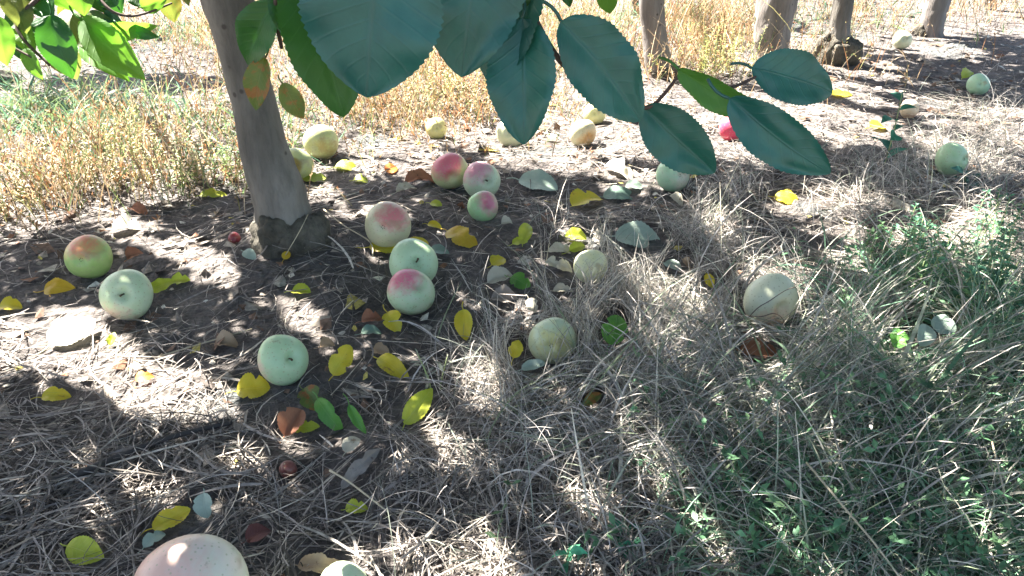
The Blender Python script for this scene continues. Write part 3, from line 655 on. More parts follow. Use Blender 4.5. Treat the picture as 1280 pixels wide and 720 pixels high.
# hanging branches of the nearest tree, with the big leaves close to the camera
def hanging(name, label, twigs, leaves):
    br = bpy.data.objects.new(name, None)
    parts = []
    for pts, r0, r1 in twigs:
        P = [np.array(at_d(*p)) if len(p) == 3 and not isinstance(p, np.ndarray) else p for p in pts]
        sp = spline(P, max(8, len(P)*6)); parts.append(tube(sp, np.linspace(r0, r1, len(sp)), 8, .12, 5))
    V, Fq = join(parts); br = quads(V, Fq, name, M['twig'], T1, org=T1org); tag(br, label)
    for (b, t, wpx, mk, fold, curl, rollv, side, lab) in leaves:
        B = np.array(at_d(*b)); T = np.array(at_d(*t)); ax = T-B; Ln = float(np.linalg.norm(ax))
        toward = CP-(B+T)/2; toward /= np.linalg.norm(toward)
        sd = np.cross(ax/Ln, toward); nrm = toward*math.cos(rollv)+sd*math.sin(rollv)+np.array([0, 0, .15])
        R = frame(ax, nrm); dm = float(project((B+T)/2)[2]); W = wpx/FPX*dm/max(.3, abs(math.cos(rollv)))
        V, Fq, UV = leaf_geo(Ln, W, fold, curl, .13 if wpx > 60 else .09, side, nu=46, nv=14, seed=int(b[0]+t[1]) % 91, pet=.22, tiplen=.12 if wpx > 60 else .4, serr=.022)
        o = quads(V, Fq, 'leaf', ML[mk], br, uv=UV)
        m4 = R.to_4x4(); m4.translation = Vector(B-T1org); o.matrix_local = m4
        if lab: o['label'] = lab
    return br
topj = T1path[-1]
hanging('drooping_branch', 'leafy twig drooping across the top centre close to the camera',
 [([topj, (250,-420,.95), (520,-260,.60), (640,-90,.52), (668,20,.52), (704,80,.52), (738,100,.53), (775,121,.54), (812,134,.54), (850,92,.53)], .0032, .0011),
  ([(640,-90,.50), (560,-75,.46), (470,-80,.42), (380,-60,.44), (345,0,.47), (352,60,.5)], .003, .0012),
  ([(850,92,.52), (900,112,.50), (945,96,.49)], .0012, .0009)],
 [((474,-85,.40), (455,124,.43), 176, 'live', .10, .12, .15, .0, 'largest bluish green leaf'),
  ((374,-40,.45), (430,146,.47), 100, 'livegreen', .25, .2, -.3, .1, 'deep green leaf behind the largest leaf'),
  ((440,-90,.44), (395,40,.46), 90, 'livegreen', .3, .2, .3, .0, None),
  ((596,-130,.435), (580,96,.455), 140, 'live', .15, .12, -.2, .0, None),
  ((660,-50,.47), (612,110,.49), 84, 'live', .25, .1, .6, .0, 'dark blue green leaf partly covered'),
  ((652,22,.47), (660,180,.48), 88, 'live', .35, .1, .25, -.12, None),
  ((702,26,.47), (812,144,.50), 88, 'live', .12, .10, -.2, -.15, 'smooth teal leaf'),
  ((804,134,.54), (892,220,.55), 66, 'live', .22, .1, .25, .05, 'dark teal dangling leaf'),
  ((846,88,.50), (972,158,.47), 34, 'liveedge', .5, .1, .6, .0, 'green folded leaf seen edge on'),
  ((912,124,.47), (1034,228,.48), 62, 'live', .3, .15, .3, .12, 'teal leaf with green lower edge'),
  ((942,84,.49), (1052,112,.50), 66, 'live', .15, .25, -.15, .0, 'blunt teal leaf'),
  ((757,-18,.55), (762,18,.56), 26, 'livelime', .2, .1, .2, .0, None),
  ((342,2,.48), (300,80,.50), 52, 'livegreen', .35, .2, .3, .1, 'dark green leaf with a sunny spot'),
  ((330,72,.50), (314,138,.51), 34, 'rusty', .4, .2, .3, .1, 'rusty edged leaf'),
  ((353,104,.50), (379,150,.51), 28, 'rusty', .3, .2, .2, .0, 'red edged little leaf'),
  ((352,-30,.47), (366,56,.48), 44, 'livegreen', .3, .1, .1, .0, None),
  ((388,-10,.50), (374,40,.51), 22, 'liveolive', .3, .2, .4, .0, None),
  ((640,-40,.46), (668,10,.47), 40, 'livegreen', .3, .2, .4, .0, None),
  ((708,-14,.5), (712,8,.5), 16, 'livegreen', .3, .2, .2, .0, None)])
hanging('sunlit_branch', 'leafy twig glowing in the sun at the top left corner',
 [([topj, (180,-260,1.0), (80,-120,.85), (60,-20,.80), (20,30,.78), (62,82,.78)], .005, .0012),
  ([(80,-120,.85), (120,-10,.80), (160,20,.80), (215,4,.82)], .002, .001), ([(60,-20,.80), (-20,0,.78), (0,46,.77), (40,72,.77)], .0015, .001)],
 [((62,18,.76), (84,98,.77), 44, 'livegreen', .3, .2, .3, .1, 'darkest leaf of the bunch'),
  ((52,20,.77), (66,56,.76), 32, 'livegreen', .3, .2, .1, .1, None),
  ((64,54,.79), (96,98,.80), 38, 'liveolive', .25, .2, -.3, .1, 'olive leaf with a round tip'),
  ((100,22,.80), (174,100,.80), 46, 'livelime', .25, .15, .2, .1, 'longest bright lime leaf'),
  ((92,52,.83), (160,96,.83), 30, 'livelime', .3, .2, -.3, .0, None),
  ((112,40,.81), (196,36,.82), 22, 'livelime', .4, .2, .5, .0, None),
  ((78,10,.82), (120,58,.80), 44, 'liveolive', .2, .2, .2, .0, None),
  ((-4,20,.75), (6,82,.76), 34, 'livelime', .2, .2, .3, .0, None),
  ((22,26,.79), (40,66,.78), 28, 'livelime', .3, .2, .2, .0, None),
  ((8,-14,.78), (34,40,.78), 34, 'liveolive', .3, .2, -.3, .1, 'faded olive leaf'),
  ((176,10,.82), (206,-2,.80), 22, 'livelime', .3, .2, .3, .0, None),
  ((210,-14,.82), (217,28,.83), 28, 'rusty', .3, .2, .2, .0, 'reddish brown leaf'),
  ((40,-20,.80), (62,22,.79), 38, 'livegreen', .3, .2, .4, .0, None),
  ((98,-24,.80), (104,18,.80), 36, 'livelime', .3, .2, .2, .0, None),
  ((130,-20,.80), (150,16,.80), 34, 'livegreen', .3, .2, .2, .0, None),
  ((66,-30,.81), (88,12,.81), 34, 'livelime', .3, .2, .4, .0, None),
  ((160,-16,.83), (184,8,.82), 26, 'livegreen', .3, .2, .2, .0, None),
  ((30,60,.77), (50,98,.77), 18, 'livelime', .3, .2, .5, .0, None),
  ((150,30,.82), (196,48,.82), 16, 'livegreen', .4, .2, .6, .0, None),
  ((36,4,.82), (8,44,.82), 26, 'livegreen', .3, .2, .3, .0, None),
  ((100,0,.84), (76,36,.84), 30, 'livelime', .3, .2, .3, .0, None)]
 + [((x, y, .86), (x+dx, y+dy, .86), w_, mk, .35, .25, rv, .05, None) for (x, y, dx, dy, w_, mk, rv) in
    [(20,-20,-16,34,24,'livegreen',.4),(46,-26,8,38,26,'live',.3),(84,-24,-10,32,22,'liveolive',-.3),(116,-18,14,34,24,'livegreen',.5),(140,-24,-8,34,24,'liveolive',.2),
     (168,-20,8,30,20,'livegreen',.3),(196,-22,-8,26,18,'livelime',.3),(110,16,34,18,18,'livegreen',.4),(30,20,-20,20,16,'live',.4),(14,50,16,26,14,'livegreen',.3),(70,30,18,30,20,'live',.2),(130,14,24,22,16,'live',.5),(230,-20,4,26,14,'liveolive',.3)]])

# ------------------------------------------------------------------ grass, straw and litter
AC = np.array([a[0] for a in APP]); AR = np.array([a[1] for a in APP])
def clear(P, hide=True, shade_px=1.0):
    """keep strands (N,K,3) that do not run through an apple and do not lean in front of one"""
    ok = np.ones(len(P), bool)
    px, py, d = project(P)
    for (c, r, ax, ay, ar, veil) in APP:
        nr = (np.abs(P[:, 0, 0]-c[0]) < .5) & (np.abs(P[:, 0, 1]-c[1]) < .6)
        if not nr.any(): continue
        i = np.where(nr)[0]; ds = np.linalg.norm(P[i]-c, axis=2).min(1)
        bad = ds < r*1.02
        if hide and not veil:
            dc = float(project(c)[2]); h = ((px[i]-ax)**2+(py[i]-ay)**2 < (ar*1.02)**2) & (d[i] < dc+r) ; low = (py[i] < ay+ar*.55)
            bad |= (h & low).any(1)
        elif veil:
            dc = float(project(c)[2]); h = ((px[i]-ax)**2+(py[i]-ay)**2 < (ar)**2) & (d[i] < dc); bad |= h.any(1) & (np.random.default_rng(3).random(len(i)) > .3)
        ok[i[bad]] = False
    for (cx, cy, a, b, ang) in LEAFMASK:
        m = (np.abs(px[:, 0]-cx) < 160) & (np.abs(py[:, 0]-cy) < 160)
        if not m.any(): continue
        i = np.where(m)[0]; t = math.radians(-ang); u = ((px[i]-cx)*math.cos(t)+(py[i]-cy)*math.sin(t))/a; v = (-(px[i]-cx)*math.sin(t)+(py[i]-cy)*math.cos(t))/b
        h = (u*u+v*v < 1).any(1) & (np.random.default_rng(4).random(len(i)) > .08); ok[i[h]] = False
    return ok
def G2(cx, cy, sx, sy): return lambda px, py: np.exp(-((px-cx)/sx)**2-((py-cy)/sy)**2)
def sample(n, fn, seed, y1=3.2, ymin=.45):
    r = np.random.default_rng(seed); out = []; tot = 0
    while tot < n:
        m = n*3; y = r.uniform(ymin, y1, m); x = r.uniform(-1.05, 1.05, m)*(y*.72+.32)
        P = np.stack([x, y, H0(x, y)], 1); px, py, d = project(P); k = P[r.random(m) < fn(px, py)]
        out.append(k); tot += len(k)
        if len(k) < 5: break
    return np.concatenate(out)[:n]
def lying(P, ln, seed, lift=.012, bend=.8, dirfn=None, K=6, arch=.0):
    r = np.random.default_rng(seed); n = len(P)
    a = r.uniform(0, 2*np.pi, n) if dirfn is None else dirfn(P, r)
    cv = r.normal(size=n)*bend; l = ln*np.exp(r.normal(size=n)*.35)
    t = np.linspace(0, 1, K); ang = a[:, None] + cv[:, None]*(t-.5)[None]; st = (l/(K-1))[:, None]
    x = P[:, :1] + np.cumsum(np.cos(ang)*st, 1) - st; y = P[:, 1:2] + np.cumsum(np.sin(ang)*st, 1) - st
    z = H0(x, y) + .002 + np.abs(r.normal(size=(n, 1)))*lift + (r.normal(size=(n, 1))*.25*lift/.012*.02)*(t-.3)[None] + arch*l[:, None]*np.sin(np.pi*t)[None]*r.uniform(.2, 1, (n, 1))
    z = np.maximum(z, H0(x, y)+.001)
    return np.stack([x, y, z], 2)
def standing(P, ln, seed, lean=.5, droop=.8, dirfn=None, K=7, var=.3):
    r = np.random.default_rng(seed); n = len(P)
    a = r.uniform(0, 2*np.pi, n) if dirfn is None else dirfn(P, r)
    l = ln*np.exp(r.normal(size=n)*var); th0 = np.abs(r.normal(size=n))*lean; dr = r.uniform(.3, 1.5, n)*droop; tw = r.normal(size=n)*.5
    t = np.linspace(0, 1, K); th = np.minimum(th0[:, None] + dr[:, None]*t[None]**1.2*1.5, 2.0); ang = a[:, None]+tw[:, None]*t[None]; st = (l/(K-1))[:, None]
    dx = np.sin(th)*np.cos(ang)*st; dy = np.sin(th)*np.sin(ang)*st; dz = np.cos(th)*st
    x = P[:, :1]+np.cumsum(dx, 1)-dx[:, :1]; y = P[:, 1:2]+np.cumsum(dy, 1)-dy[:, :1]; z = P[:, 2:3]+np.cumsum(dz, 1)-dz[:, :1]
    z = np.maximum(z, H0(x, y)+.003)
    return np.stack([x, y, z], 2)
def cols(n, lst, seed, v=.25):
    r = np.random.default_rng(seed); c = np.array([q[:3] for q in lst]); wt = np.array([q[3] for q in lst], float); wt /= wt.sum()
    return c[r.choice(len(c), n, p=wt)]*np.exp(r.normal(size=(n, 1))*v)
def strands(name, sets, mat, kind='stuff', cat=None, label=None):
    Vs, Fs, Cs, o = [], [], [], 0
    for P, wd, col, su, seed in sets:
        k = clear(P); P = P[k]; col = col[k]; r = np.random.default_rng(seed+5)
        V, Fq, C = ribbons(P, wd*np.exp(r.normal(size=len(P))*.45), col, su, seed)
        Vs.append(V); Fs.append(Fq+o); Cs.append(C); o += len(V)
    ob = link(name, mesh(name, np.concatenate(Vs), np.concatenate(Fs), np.concatenate(Cs)), mat)
    return tag(ob, label, cat, None, kind)
STRAW = [(.38, .335, .30, 4), (.27, .235, .21, 4), (.50, .45, .39, 2.2), (.12, .105, .09, 2.6), (.60, .53, .44, 1)]
GREYS = [(.50, .46, .43, 4), (.36, .335, .31, 4), (.62, .57, .50, 2), (.30, .33, .27, 2)]
GREEN = [(.16, .29, .19, 3), (.25, .36, .24, 3), (.10, .20, .13, 1.5), (.45, .48, .36, 3), (.66, .62, .52, 4)]
GOLD = [(.50, .35, .20, 4), (.62, .50, .36, 3), (.38, .19, .09, 3), (.36, .33, .14, 1.5), (.16, .22, .09, 1.6), (.20, .14, .09, 1.5)]
def d_litter(px, py):
    d = .10 + .75/(1+np.exp(-(py-500)/28))
    d += .6*G2(860, 430, 260, 190)(px, py) + .25*G2(1180, 300, 200, 110)(px, py) + .22*G2(560, 380, 160, 70)(px, py) + .3*G2(900, 250, 300, 40)(px, py)
    d *= (.45+.9*vn(px/70., py/45., 61))*(1-.8*G2(1060, 290, 70, 28)(px, py)-.85*G2(290, 395, 90, 35)(px, py)-.85*G2(440, 258, 80, 26)(px, py)-.6*G2(650, 300, 60, 25)(px, py))
    return np.clip(d, .03, 1)
PL = sample(23000, d_litter, 21, 2.6)
PS = sample(9000, lambda px, py: np.clip(.35+0*px, 0, 1)*(py > 120), 22, 3.6)
strands('dry_straw', [(lying(PL, .085, 23, .010, .9), .0016, cols(len(PL), STRAW, 24), .9, 25), (lying(PS, .035, 26, .006, .6, K=4), .0016, cols(len(PS), STRAW, 27), .9, 28)], M['straw'],
        cat='straw', label='loose grey brown straw strewn over the soil')
def d_clump(px, py):
    d = 1.2*G2(800, 420, 130, 95)(px, py) + .9*G2(700, 460, 90, 70)(px, py) + .9*G2(930, 520, 190, 90)(px, py) + .7*G2(890, 285, 45, 45)(px, py)*1.2 + .45*G2(760, 640, 260, 90)(px, py) + .7*G2(640, 470, 45, 60)(px, py)
    d += .8*G2(1130, 225, 80, 35)(px, py) + .7*G2(1240, 200, 60, 60)(px, py) + .35*G2(1080, 260, 140, 40)(px, py)
    d *= 1-.8*G2(1180, 360, 110, 80)(px, py); return np.clip(d*(.35+1.1*vn(px/45., py/30., 63)), 0, 1)
PC = sample(9500, d_clump, 31, 3.2)
PC2 = sample(5600, lambda px, py: np.clip(G2(980, 500, 230, 80)(px, py)+.6*G2(840, 560, 160, 60)(px, py)+.6*G2(1150, 630, 160, 80)(px, py), 0, 1), 32, 1.8)
PV = sample(2300, lambda px, py: np.clip(G2(770, 390, 90, 70)(px, py)+.8*G2(640, 470, 30, 50)(px, py)+.7*G2(705, 445, 60, 40)(px, py), 0, 1), 71, 2.4)
PT = sample(420, lambda px, py: G2(892, 292, 22, 14)(px, py)+.5*G2(1170, 222, 50, 14)(px, py)+.5*G2(1235, 185, 30, 18)(px, py), 72, 2.8)
def swp(P, r): return r.normal(size=len(P))*.45 + np.where(r.random(len(P)) < .25, math.pi, 0) - .15
strands('dry_grass', [(standing(PV, .075, 73, .22, .35), .0010, cols(len(PV), [(.62, .57, .50, 3), (.50, .46, .40, 3), (.68, .62, .48, 1)], 74), .1, 75), (standing(PT, .095, 76, .22, .3), .0013, cols(len(PT), [(.62, .57, .42, 3), (.5, .5, .3, 2)], 77), .1, 78), (standing(PC, .08, 33, .6, .85), .0011, cols(len(PC), GREYS, 34), .1, 35), (standing(PC2, .125, 36, 1.3, .6, swp), .0013, cols(len(PC2), GREYS+[(.22, .27, .17, 2)], 37), .5, 38)], M['straw'],
        cat='grass', label='tangled grey dry grass clump spreading over the right foreground')
def d_green(px, py):
    return np.clip(1.1*G2(1200, 540, 210, 90)(px, py) + .8*G2(1230, 680, 220, 90)(px, py) + .5*G2(1010, 680, 160, 70)(px, py) + .12*G2(1180, 380, 160, 60)(px, py), 0, 1)
PG = sample(8500, d_green, 41, 1.8)
PG2 = sample(2600, lambda px, py: np.clip(G2(1180, 470, 200, 60)(px, py), 0, 1), 42, 1.8)
def swp2(P, r): return r.normal(size=len(P))*.35 + np.where(r.random(len(P)) < .5, math.pi, 0) + .1
PG3 = sample(4200, lambda px, py: .9*G2(70, 150, 120, 34)(px, py)+.6*G2(240, 48, 70, 12)(px, py)+.35*G2(330, 180, 80, 50)(px, py)+.25*G2(760, 30, 300, 20)(px, py), 43, 4.5, 1.6)
strands('green_grass', [(standing(PG, .085, 44, .8, .8), .0015, cols(len(PG), GREEN, 45), .2, 46), (standing(PG2, .14, 47, 1.35, .6, swp2), .0013, cols(len(PG2), GREEN, 48), .5, 49),
        (standing(PG3, .07, 50, .5, .7), .0028, cols(len(PG3), [(.13, .26, .17, 2), (.2, .3, .12, 2), (.3, .36, .2, 1)], 51), .2, 52)], M['grass'], cat='grass', label='green grass blades mixed through the lower right corner')
hs = standing(sample(800, d_green, 81, 1.8), .085, 82, .6, .6); hs = hs[clear(hs)]; nH = len(hs); r = np.random.default_rng(83)
idx = np.repeat(np.arange(nH), 9); i0 = r.integers(2, 7, len(idx)); C0 = hs[idx, i0]; dv = r.normal(size=C0.shape); dv[:, 2] = np.abs(dv[:, 2])*.5; dv /= np.linalg.norm(dv, axis=1)[:, None]; ls = r.uniform(.007, .017, len(idx))[:, None]
pv = np.cross(dv, np.array([0, 0, 1.])+r.normal(size=dv.shape)*.4); pv /= np.linalg.norm(pv, axis=1)[:, None]
V2 = np.stack([C0, C0+dv*ls*.5+pv*ls*.2+[0, 0, .0015], C0+dv*ls, C0+dv*ls*.5-pv*ls*.2], 1).reshape(-1, 3)
V1, F1, K1 = ribbons(hs, np.full(nH, .0012), cols(nH, GREEN, 84), .2, 85)
tag(link('ground_herbs', mesh('ground_herbs', np.concatenate([V1, V2]), np.concatenate([F1, np.arange(len(V2)).reshape(-1, 4)+len(V1)]), np.concatenate([K1, np.repeat(cols(nH, [(.15, .31, .16, 3), (.21, .35, .18, 2), (.11, .24, .13, 2)], 86)[idx], 4, 0)])), M['weed']), 'small leaved green herbs woven through the lower right grass', 'herbs', None, 'stuff')
# golden dry weeds standing behind the bare soil
def d_gold(px, py):
    d = 1.0*G2(540, 130, 150, 45)(px, py) + .9*G2(700, 60, 260, 40)(px, py) + .9*G2(150, 210, 180, 50)(px, py) + .7*G2(30, 260, 70, 40)(px, py) + .9*G2(890, 50, 60, 40)(px, py) + .5*G2(1100, 20, 200, 20)(px, py)
    d += .6*G2(250, 50, 120, 25)(px, py) + .35*G2(300, 130, 120, 40)(px, py)
    d *= 1-.85*G2(170, 104, 130, 11)(px, py)
    return np.clip(d*(.15+1.3*vn(px/46., py/20., 67)**1.3), 0, 1)*(py < 300)
PW = sample(8500, d_gold, 53, 5.2, 1.25)
st = standing(PW, .085, 54, .28, .4, var=.45); 
far = (np.clip(PW[:, 1]/2.2, .8, 1.8)*(.55+.9*vn(PW[:, 0]*5, PW[:, 1]*5, 93)))[:, None, None]; st = PW[:, None, :] + (st-PW[:, None, :])*far
kk = clear(st); st = st[kk]; nW = len(st); r = np.random.default_rng(55)
V1, F1, K1 = ribbons(st, np.full(nW, .0024), cols(nW, GOLD, 56), .1, 57)
# little leaves and seed heads along each stem
per = 6; idx = np.repeat(np.arange(nW), per); tpos = r.uniform(.25, 1, len(idx))*(st.shape[1]-1.001); i0 = tpos.astype(int); fr = (tpos-i0)[:, None]
C0 = st[idx, i0]*(1-fr)+st[idx, i0+1]*fr; dv = r.normal(size=C0.shape)*.6; dv[:, 2] = np.abs(dv[:, 2])+.5; dv /= np.linalg.norm(dv, axis=1)[:, None]; ls = r.uniform(.004, .014, len(idx))[:, None]
pv = np.cross(dv, r.normal(size=dv.shape)); pv /= np.linalg.norm(pv, axis=1)[:, None]
V2 = np.stack([C0, C0+dv*ls*.5+pv*ls*.17, C0+dv*ls, C0+dv*ls*.5-pv*ls*.17], 1).reshape(-1, 3); F2 = np.arange(len(idx)*4).reshape(-1, 4)
K2 = np.repeat(cols(nW, GOLD, 58)[idx]*np.exp(r.normal(size=(len(idx), 1))*.2), 4, 0)
tag(link('dry_weeds', mesh('dry_weeds', np.concatenate([V1, V2]), np.concatenate([F1, F2+len(V1)]), np.concatenate([K1, K2])), M['straw']), 'golden dry weeds standing in full sun behind the apples', 'weeds', None, 'stuff')
r = np.random.default_rng(95); FX = r.uniform(-9, 10, 16000); FY = 4.6+11*r.random(16000)**1.5; FP = np.stack([FX, FY, H0(FX, FY)], 1)
FP = FP[vn(FX*1.3, FY*1.3, 96) > .35]; fs = standing(FP, .16, 97, .3, .4, K=4, var=.4)
V, Fq, C = ribbons(fs, np.full(len(fs), .007), cols(len(fs), GOLD+[(.2, .3, .14, 4)], 98), .1, 99)
tag(link('meadow_grass', mesh('meadow_grass', V, Fq, C), M['straw']), 'dry and green grass of the orchard aisle far behind the trees', 'grass', None, 'stuff')
# crumbs of leaves, husks and clods
def d_bits(px, py): return np.clip(.35+.5*G2(560, 200, 300, 40)(px, py)+.6*G2(1050, 120, 260, 50)(px, py)+.4*G2(160, 330, 200, 80)(px, py)-.25*(py > 520), 0, 1)*(py > -20)
PB = sample(7500, d_bits, 61, 4.2); n = len(PB); r = np.random.default_rng(62)
dv = r.normal(size=(n, 3))*np.array([1, 1, .22]); dv /= np.linalg.norm(dv, axis=1)[:, None]; pv = np.cross(dv, np.array([0, 0, 1.])+r.normal(size=(n, 3))*.35); pv /= np.linalg.norm(pv, axis=1)[:, None]
ls = (r.gamma(1.6, .0062, n)+.004)[:, None]; up = np.cross(pv, dv); C0 = PB+np.array([0, 0, .004])+r.random((n, 1))*np.array([0, 0, .008])
V = np.stack([C0-dv*ls*.6, C0-dv*ls*.1+pv*ls*.42-up*ls*.12, C0+dv*ls*.55+pv*ls*.1, C0+dv*ls*.62, C0+dv*ls*.1-pv*ls*.4-up*ls*.15, C0], 1)
k = clear(V, True); V = V[k]; n = len(V); i = np.arange(n)[:, None]*6
F = np.concatenate([i+np.array([[0, 5, 2, 1]]), i+np.array([[0, 4, 3, 5]])])
BIT = [(.40, .34, .28, 4), (.55, .50, .42, 2.4), (.22, .14, .10, 3), (.60, .58, .5, 1), (.30, .16, .10, 1), (.5, .42, .12, .5), (.12, .10, .09, 3)]
tag(link('leaf_litter', mesh('leaf_litter', V.reshape(-1, 3), F, np.repeat(cols(n, BIT, 63), 6, 0), smooth=False), M['litter']), 'crumbled dead leaf bits scattered over the soil', 'leaf litter', None, 'stuff')

# ------------------------------------------------------------------ single plants
def plant(px, py, hgt, label, nst=3, ll=.02, lw=.4, per=8, lean=.35, cl=(.08, .22, .12), cat='weed', group=None, name='weed_plant', sr=.0012, seed=1, spread=.01, lean_dir=None, stemc=(.25, .3, .15)):
    b = at(px, py, 0.0); r = np.random.default_rng(seed); root = empty(name, b)
    stv, lv, lf, lc = [], [], [], []; o = 0
    for s in range(nst):
        a = r.uniform(0, 6.28) if lean_dir is None else lean_dir+r.normal()*.4; le = abs(r.normal())*lean; h = hgt*r.uniform(.65, 1.05)
        p0 = np.array([r.normal()*spread, r.normal()*spread, -.005]); e = p0+np.array([math.cos(a)*math.sin(le), math.sin(a)*math.sin(le), math.cos(le)])*h
        m = (p0+e)/2+np.array([r.normal(), r.normal(), 0])*h*.05; sp = spline([p0, m, e], 9); stv.append(tube(sp, np.linspace(sr, sr*.5, 9), 5))
        for q in range(per):
            t = .18+.82*q/(per-1) if per > 1 else .9; i = min(int(t*8), 7); c = sp[i]*(1-(t*8-i))+sp[i+1]*(t*8-i)
            aa = q*2.4+r.normal()*.4; d = np.array([math.cos(aa), math.sin(aa), r.uniform(.0, .8)]); d /= np.linalg.norm(d); Lf = ll*r.uniform(.6, 1.2)*(1-.35*t)
            V, Fq, UV = leaf_geo(Lf, Lf*lw, .3, .3, .06, nu=7, nv=4, seed=int(r.integers(99)), pet=.2)
            R = np.array(frame(d, (r.normal()*.3, r.normal()*.3, 1))); lv.append(V@R.T+c); lf.append(Fq+o); o += len(V); lc.append(np.tile(np.array(cl)*np.exp(r.normal()*.25), (len(V), 1)))
    for V, Fq in stv: quads(V, Fq, 'stem', M['petiole'], root)
    quads(np.concatenate(lv), np.concatenate(lf), 'foliage', M['weed'], root, col=np.concatenate(lc))
    tag(root, label, cat, group); return root
GW = 'small green plants growing through the dry grass'
plant(1098, 205, .17, 'leafy seedling with broad teal leaves on a bare stem at upper right', 1, .062, .62, 8, .1, (.06, .24, .16), 'seedling', GW, 'seedling', seed=4, sr=.0016)
plant(1205, 235, .06, 'low teal leaved plant behind the nestled pale apple', 2, .04, .6, 5, .5, (.07, .20, .16), 'seedling', GW, 'seedling', seed=5)
for k, (x, y, h, ns, ll, lab) in enumerate([
 (1130, 360, .10, 11, .021, 'feathery green weed left of the bushiest patch at right'),
 (1175, 395, .12, 14, .021, 'bushiest feathery green weed above the mint leaf pair'),
 (1225, 350, .12, 11, .020, 'feathery green weed touching the white sunlit sprig'),
 (1262, 410, .13, 13, .022, 'feathery green weed at the right edge above the long grass'),
 (1105, 320, .07, 8, .016, 'small feathery weed on the dark soil patch at right'),
 (1155, 315, .08, 9, .018, 'low feathery weed behind the bushiest patch, in half shade'),
 (1215, 410, .12, 13, .022, 'dark feathery weed right of the mint leaf pair'),
 (1085, 400, .08, 8, .018, 'outlying feathery weed between the cream apple and the mint leaf pair'),
 (1255, 300, .10, 10, .018, 'sunlit feathery weed behind the pale sprig'),
 (1275, 480, .12, 12, .022, 'feathery weed cut by the right edge beside the combed grass')]):
    plant(x, y, h, lab, ns, ll, .40, 18, .5, [(.13, .30, .17), (.16, .32, .14), (.10, .25, .15)][k % 3], 'weed', GW, 'feathery_weed', seed=20+k, spread=.03)
plant(1240, 330, .13, 'pale sprig catching sunlight at the right edge', 6, .018, .3, 12, .5, (.42, .42, .34), 'sprig', GW, 'pale_sprig', seed=31, spread=.025)  # pale grey-green foliage colour
plant(542, 492, .075, 'thin grey white weed sprig behind the long lime leaf', 3, .022, .22, 7, .45, (.36, .38, .30), 'sprig', GW, 'pale_sprig', seed=33, spread=.008)
for k, (x, y, h, lab) in enumerate([
 (725, 728, .05, 'teal three leaved sprout at the bottom edge'), (765, 690, .035, 'tiny green sprout above the bottom edge sprout'),
 (905, 625, .05, 'green sprout in grey grass left of the long straw stalk'), (1090, 640, .06, 'teal leaved sprout right of the long straw stalk'),
 (1108, 585, .05, 'bright green sprout in the middle of the green grass'), (1260, 530, .05, 'green leaved sprout near the right edge in grass'),
 (1190, 690, .05, 'bluish green sprout in the dark lower right grass'), (960, 575, .05, 'lone green sprout at the left border of the green grass'),
 (1145, 655, .05, 'low sprout in the dark gap of the green grass'), (1015, 545, .05, 'pale green sprout under the long combed grass')]):
    plant(x, y, h, lab, 2, .026, .5, 6, .5, (.07, .29, .16), 'sprout', GW, 'sprout', seed=50+k, spread=.01)
for k, (x, y, h, lab, c) in enumerate([
 (232, 235, .12, 'tan seedy weed standing left of the main trunk', (.55, .42, .28)), (170, 215, .12, 'bushy yellowish weed in the left background', (.42, .42, .18)),
 (95, 235, .10, 'straw coloured weed in the left background', (.58, .46, .28)), (285, 225, .09, 'greenish weed close against the main trunk', (.25, .32, .12)), (30, 262, .09, 'pale gold weed at the left edge', (.6, .5, .3)),
 (885, 100, .16, 'tall golden green weed between the pale and striated trunks', (.50, .50, .16)), (905, 92, .15, 'golden weed against the striated trunk', (.55, .48, .2)),
 (500, 150, .14, 'rusty seedy weed behind the orange leaf', (.55, .36, .20)), (610, 150, .13, 'rust brown weed left of the hanging leaf tip', (.52, .34, .18)), (560, 135, .15, 'tall golden weed behind the deep pink apple', (.58, .46, .24))]):
    plant(x, y, h*1.15, lab, 18, .016, .38, 20, .45, tuple(q*.85 for q in c), 'weed', 'tall dry weeds in the bright background', 'dry_weed', seed=70+k, spread=.05)

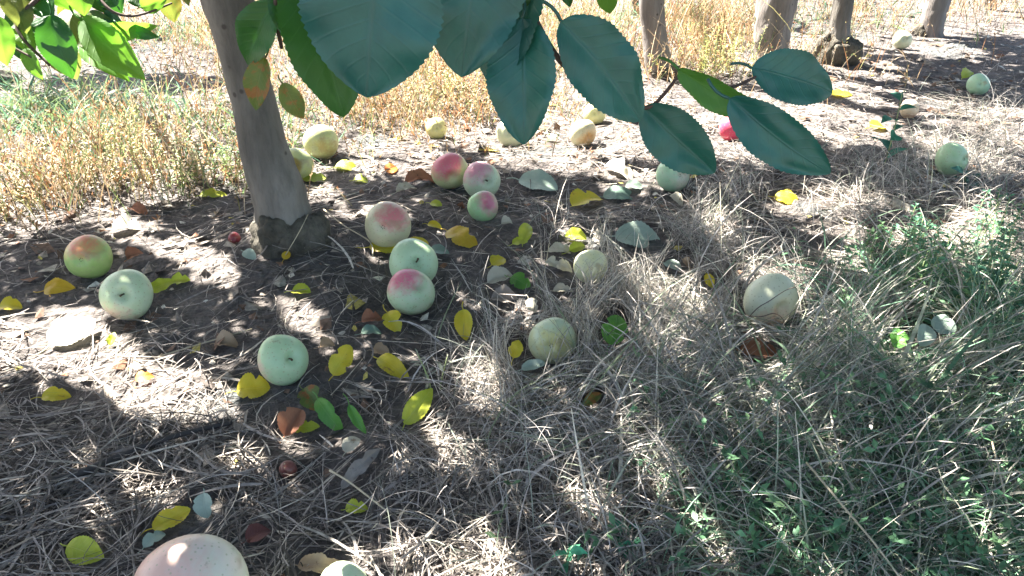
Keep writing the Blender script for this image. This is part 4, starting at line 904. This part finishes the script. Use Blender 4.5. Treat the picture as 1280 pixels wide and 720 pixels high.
# ------------------------------------------------------------------ sticks and stalks
def stick(pts, r0, r1, mat, name, label, cat='stick', offs=None, sides=7):
    P = [at(p[0], p[1], p[2]) for p in pts]; sp = spline(P, len(P)*5)
    V, Fq = tube(sp, np.linspace(r0, r1, len(sp)), sides, .15, 3); o = quads(V, Fq, name, mat); return tag(o, label, cat)
stick([(60, 602, .012), (110, 588, .014), (160, 566, .014), (215, 546, .016), (290, 528, .012)], .006, .003, M['stick'], 'dead_stick', 'dark dead stick lying in straw in the left foreground')
stick([(198, 446, .006), (250, 430, .008), (315, 411, .006)], .0014, .0009, M['straw_solid'], 'thin_twig', 'thin pale twig lying left of the round green apple')
stick([(1008, 578, .08), (1050, 628, .075), (1092, 678, .07), (1128, 726, .06)], .0012, .0009, M['straw_solid'], 'straw_stalk', 'thick pale straw stalk slanting through the green grass', 'stalk')
stick([(1240, 552, .09), (1254, 610, .07), (1266, 660, .04), (1278, 716, .01)], .0010, .0013, M['straw_solid'], 'straw_stalk', 'forked straw stalk upright at the right edge', 'stalk')
stick([(412, 588, .02), (440, 605, .02), (485, 640, .018)], .0013, .001, M['straw_solid'], 'straw_stalk', 'pale straw crossing the long curled leaf', 'stalk')
stick([(405, 262, .01), (430, 282, .012), (462, 302, .012), (466, 320, .01)], .0014, .001, M['straw_solid'], 'thin_twig', 'crooked thin twig between the trunk and sunlit cream apple')
stick([(355, 322, .005), (374, 290, .06), (385, 268, .075)], .0008, .0006, M['straw_solid'], 'straw_stalk', 'thin grass stalk leaning on the trunk base', 'stalk')
stick([(930, 404, .06), (946, 386, .083), (962, 376, .088), (984, 362, .082), (1006, 356, .06)], .0007, .0005, M['twig'], 'dry_stalk', 'thin dark stalk crossing the cream white apple', 'stalk')
stick([(918, 392, .05), (948, 396, .078), (968, 392, .083), (980, 402, .07), (984, 425, .03)], .0007, .0005, M['twig'], 'dry_stalk', 'second thin stalk curving over the lower cream white apple', 'stalk')
stick([(678, 352, .004), (684, 320, .03), (689, 288, .06)], .0008, .0005, M['straw_solid'], 'straw_stalk', 'thin upright stalk left of the row of cream leaves', 'stalk')
stick([(742, 372, .02), (748, 350, .05), (754, 330, .075)], .0009, .0006, M['straw_solid'], 'straw_stalk', 'bright stalk in front of the translucent yellow apple', 'stalk')
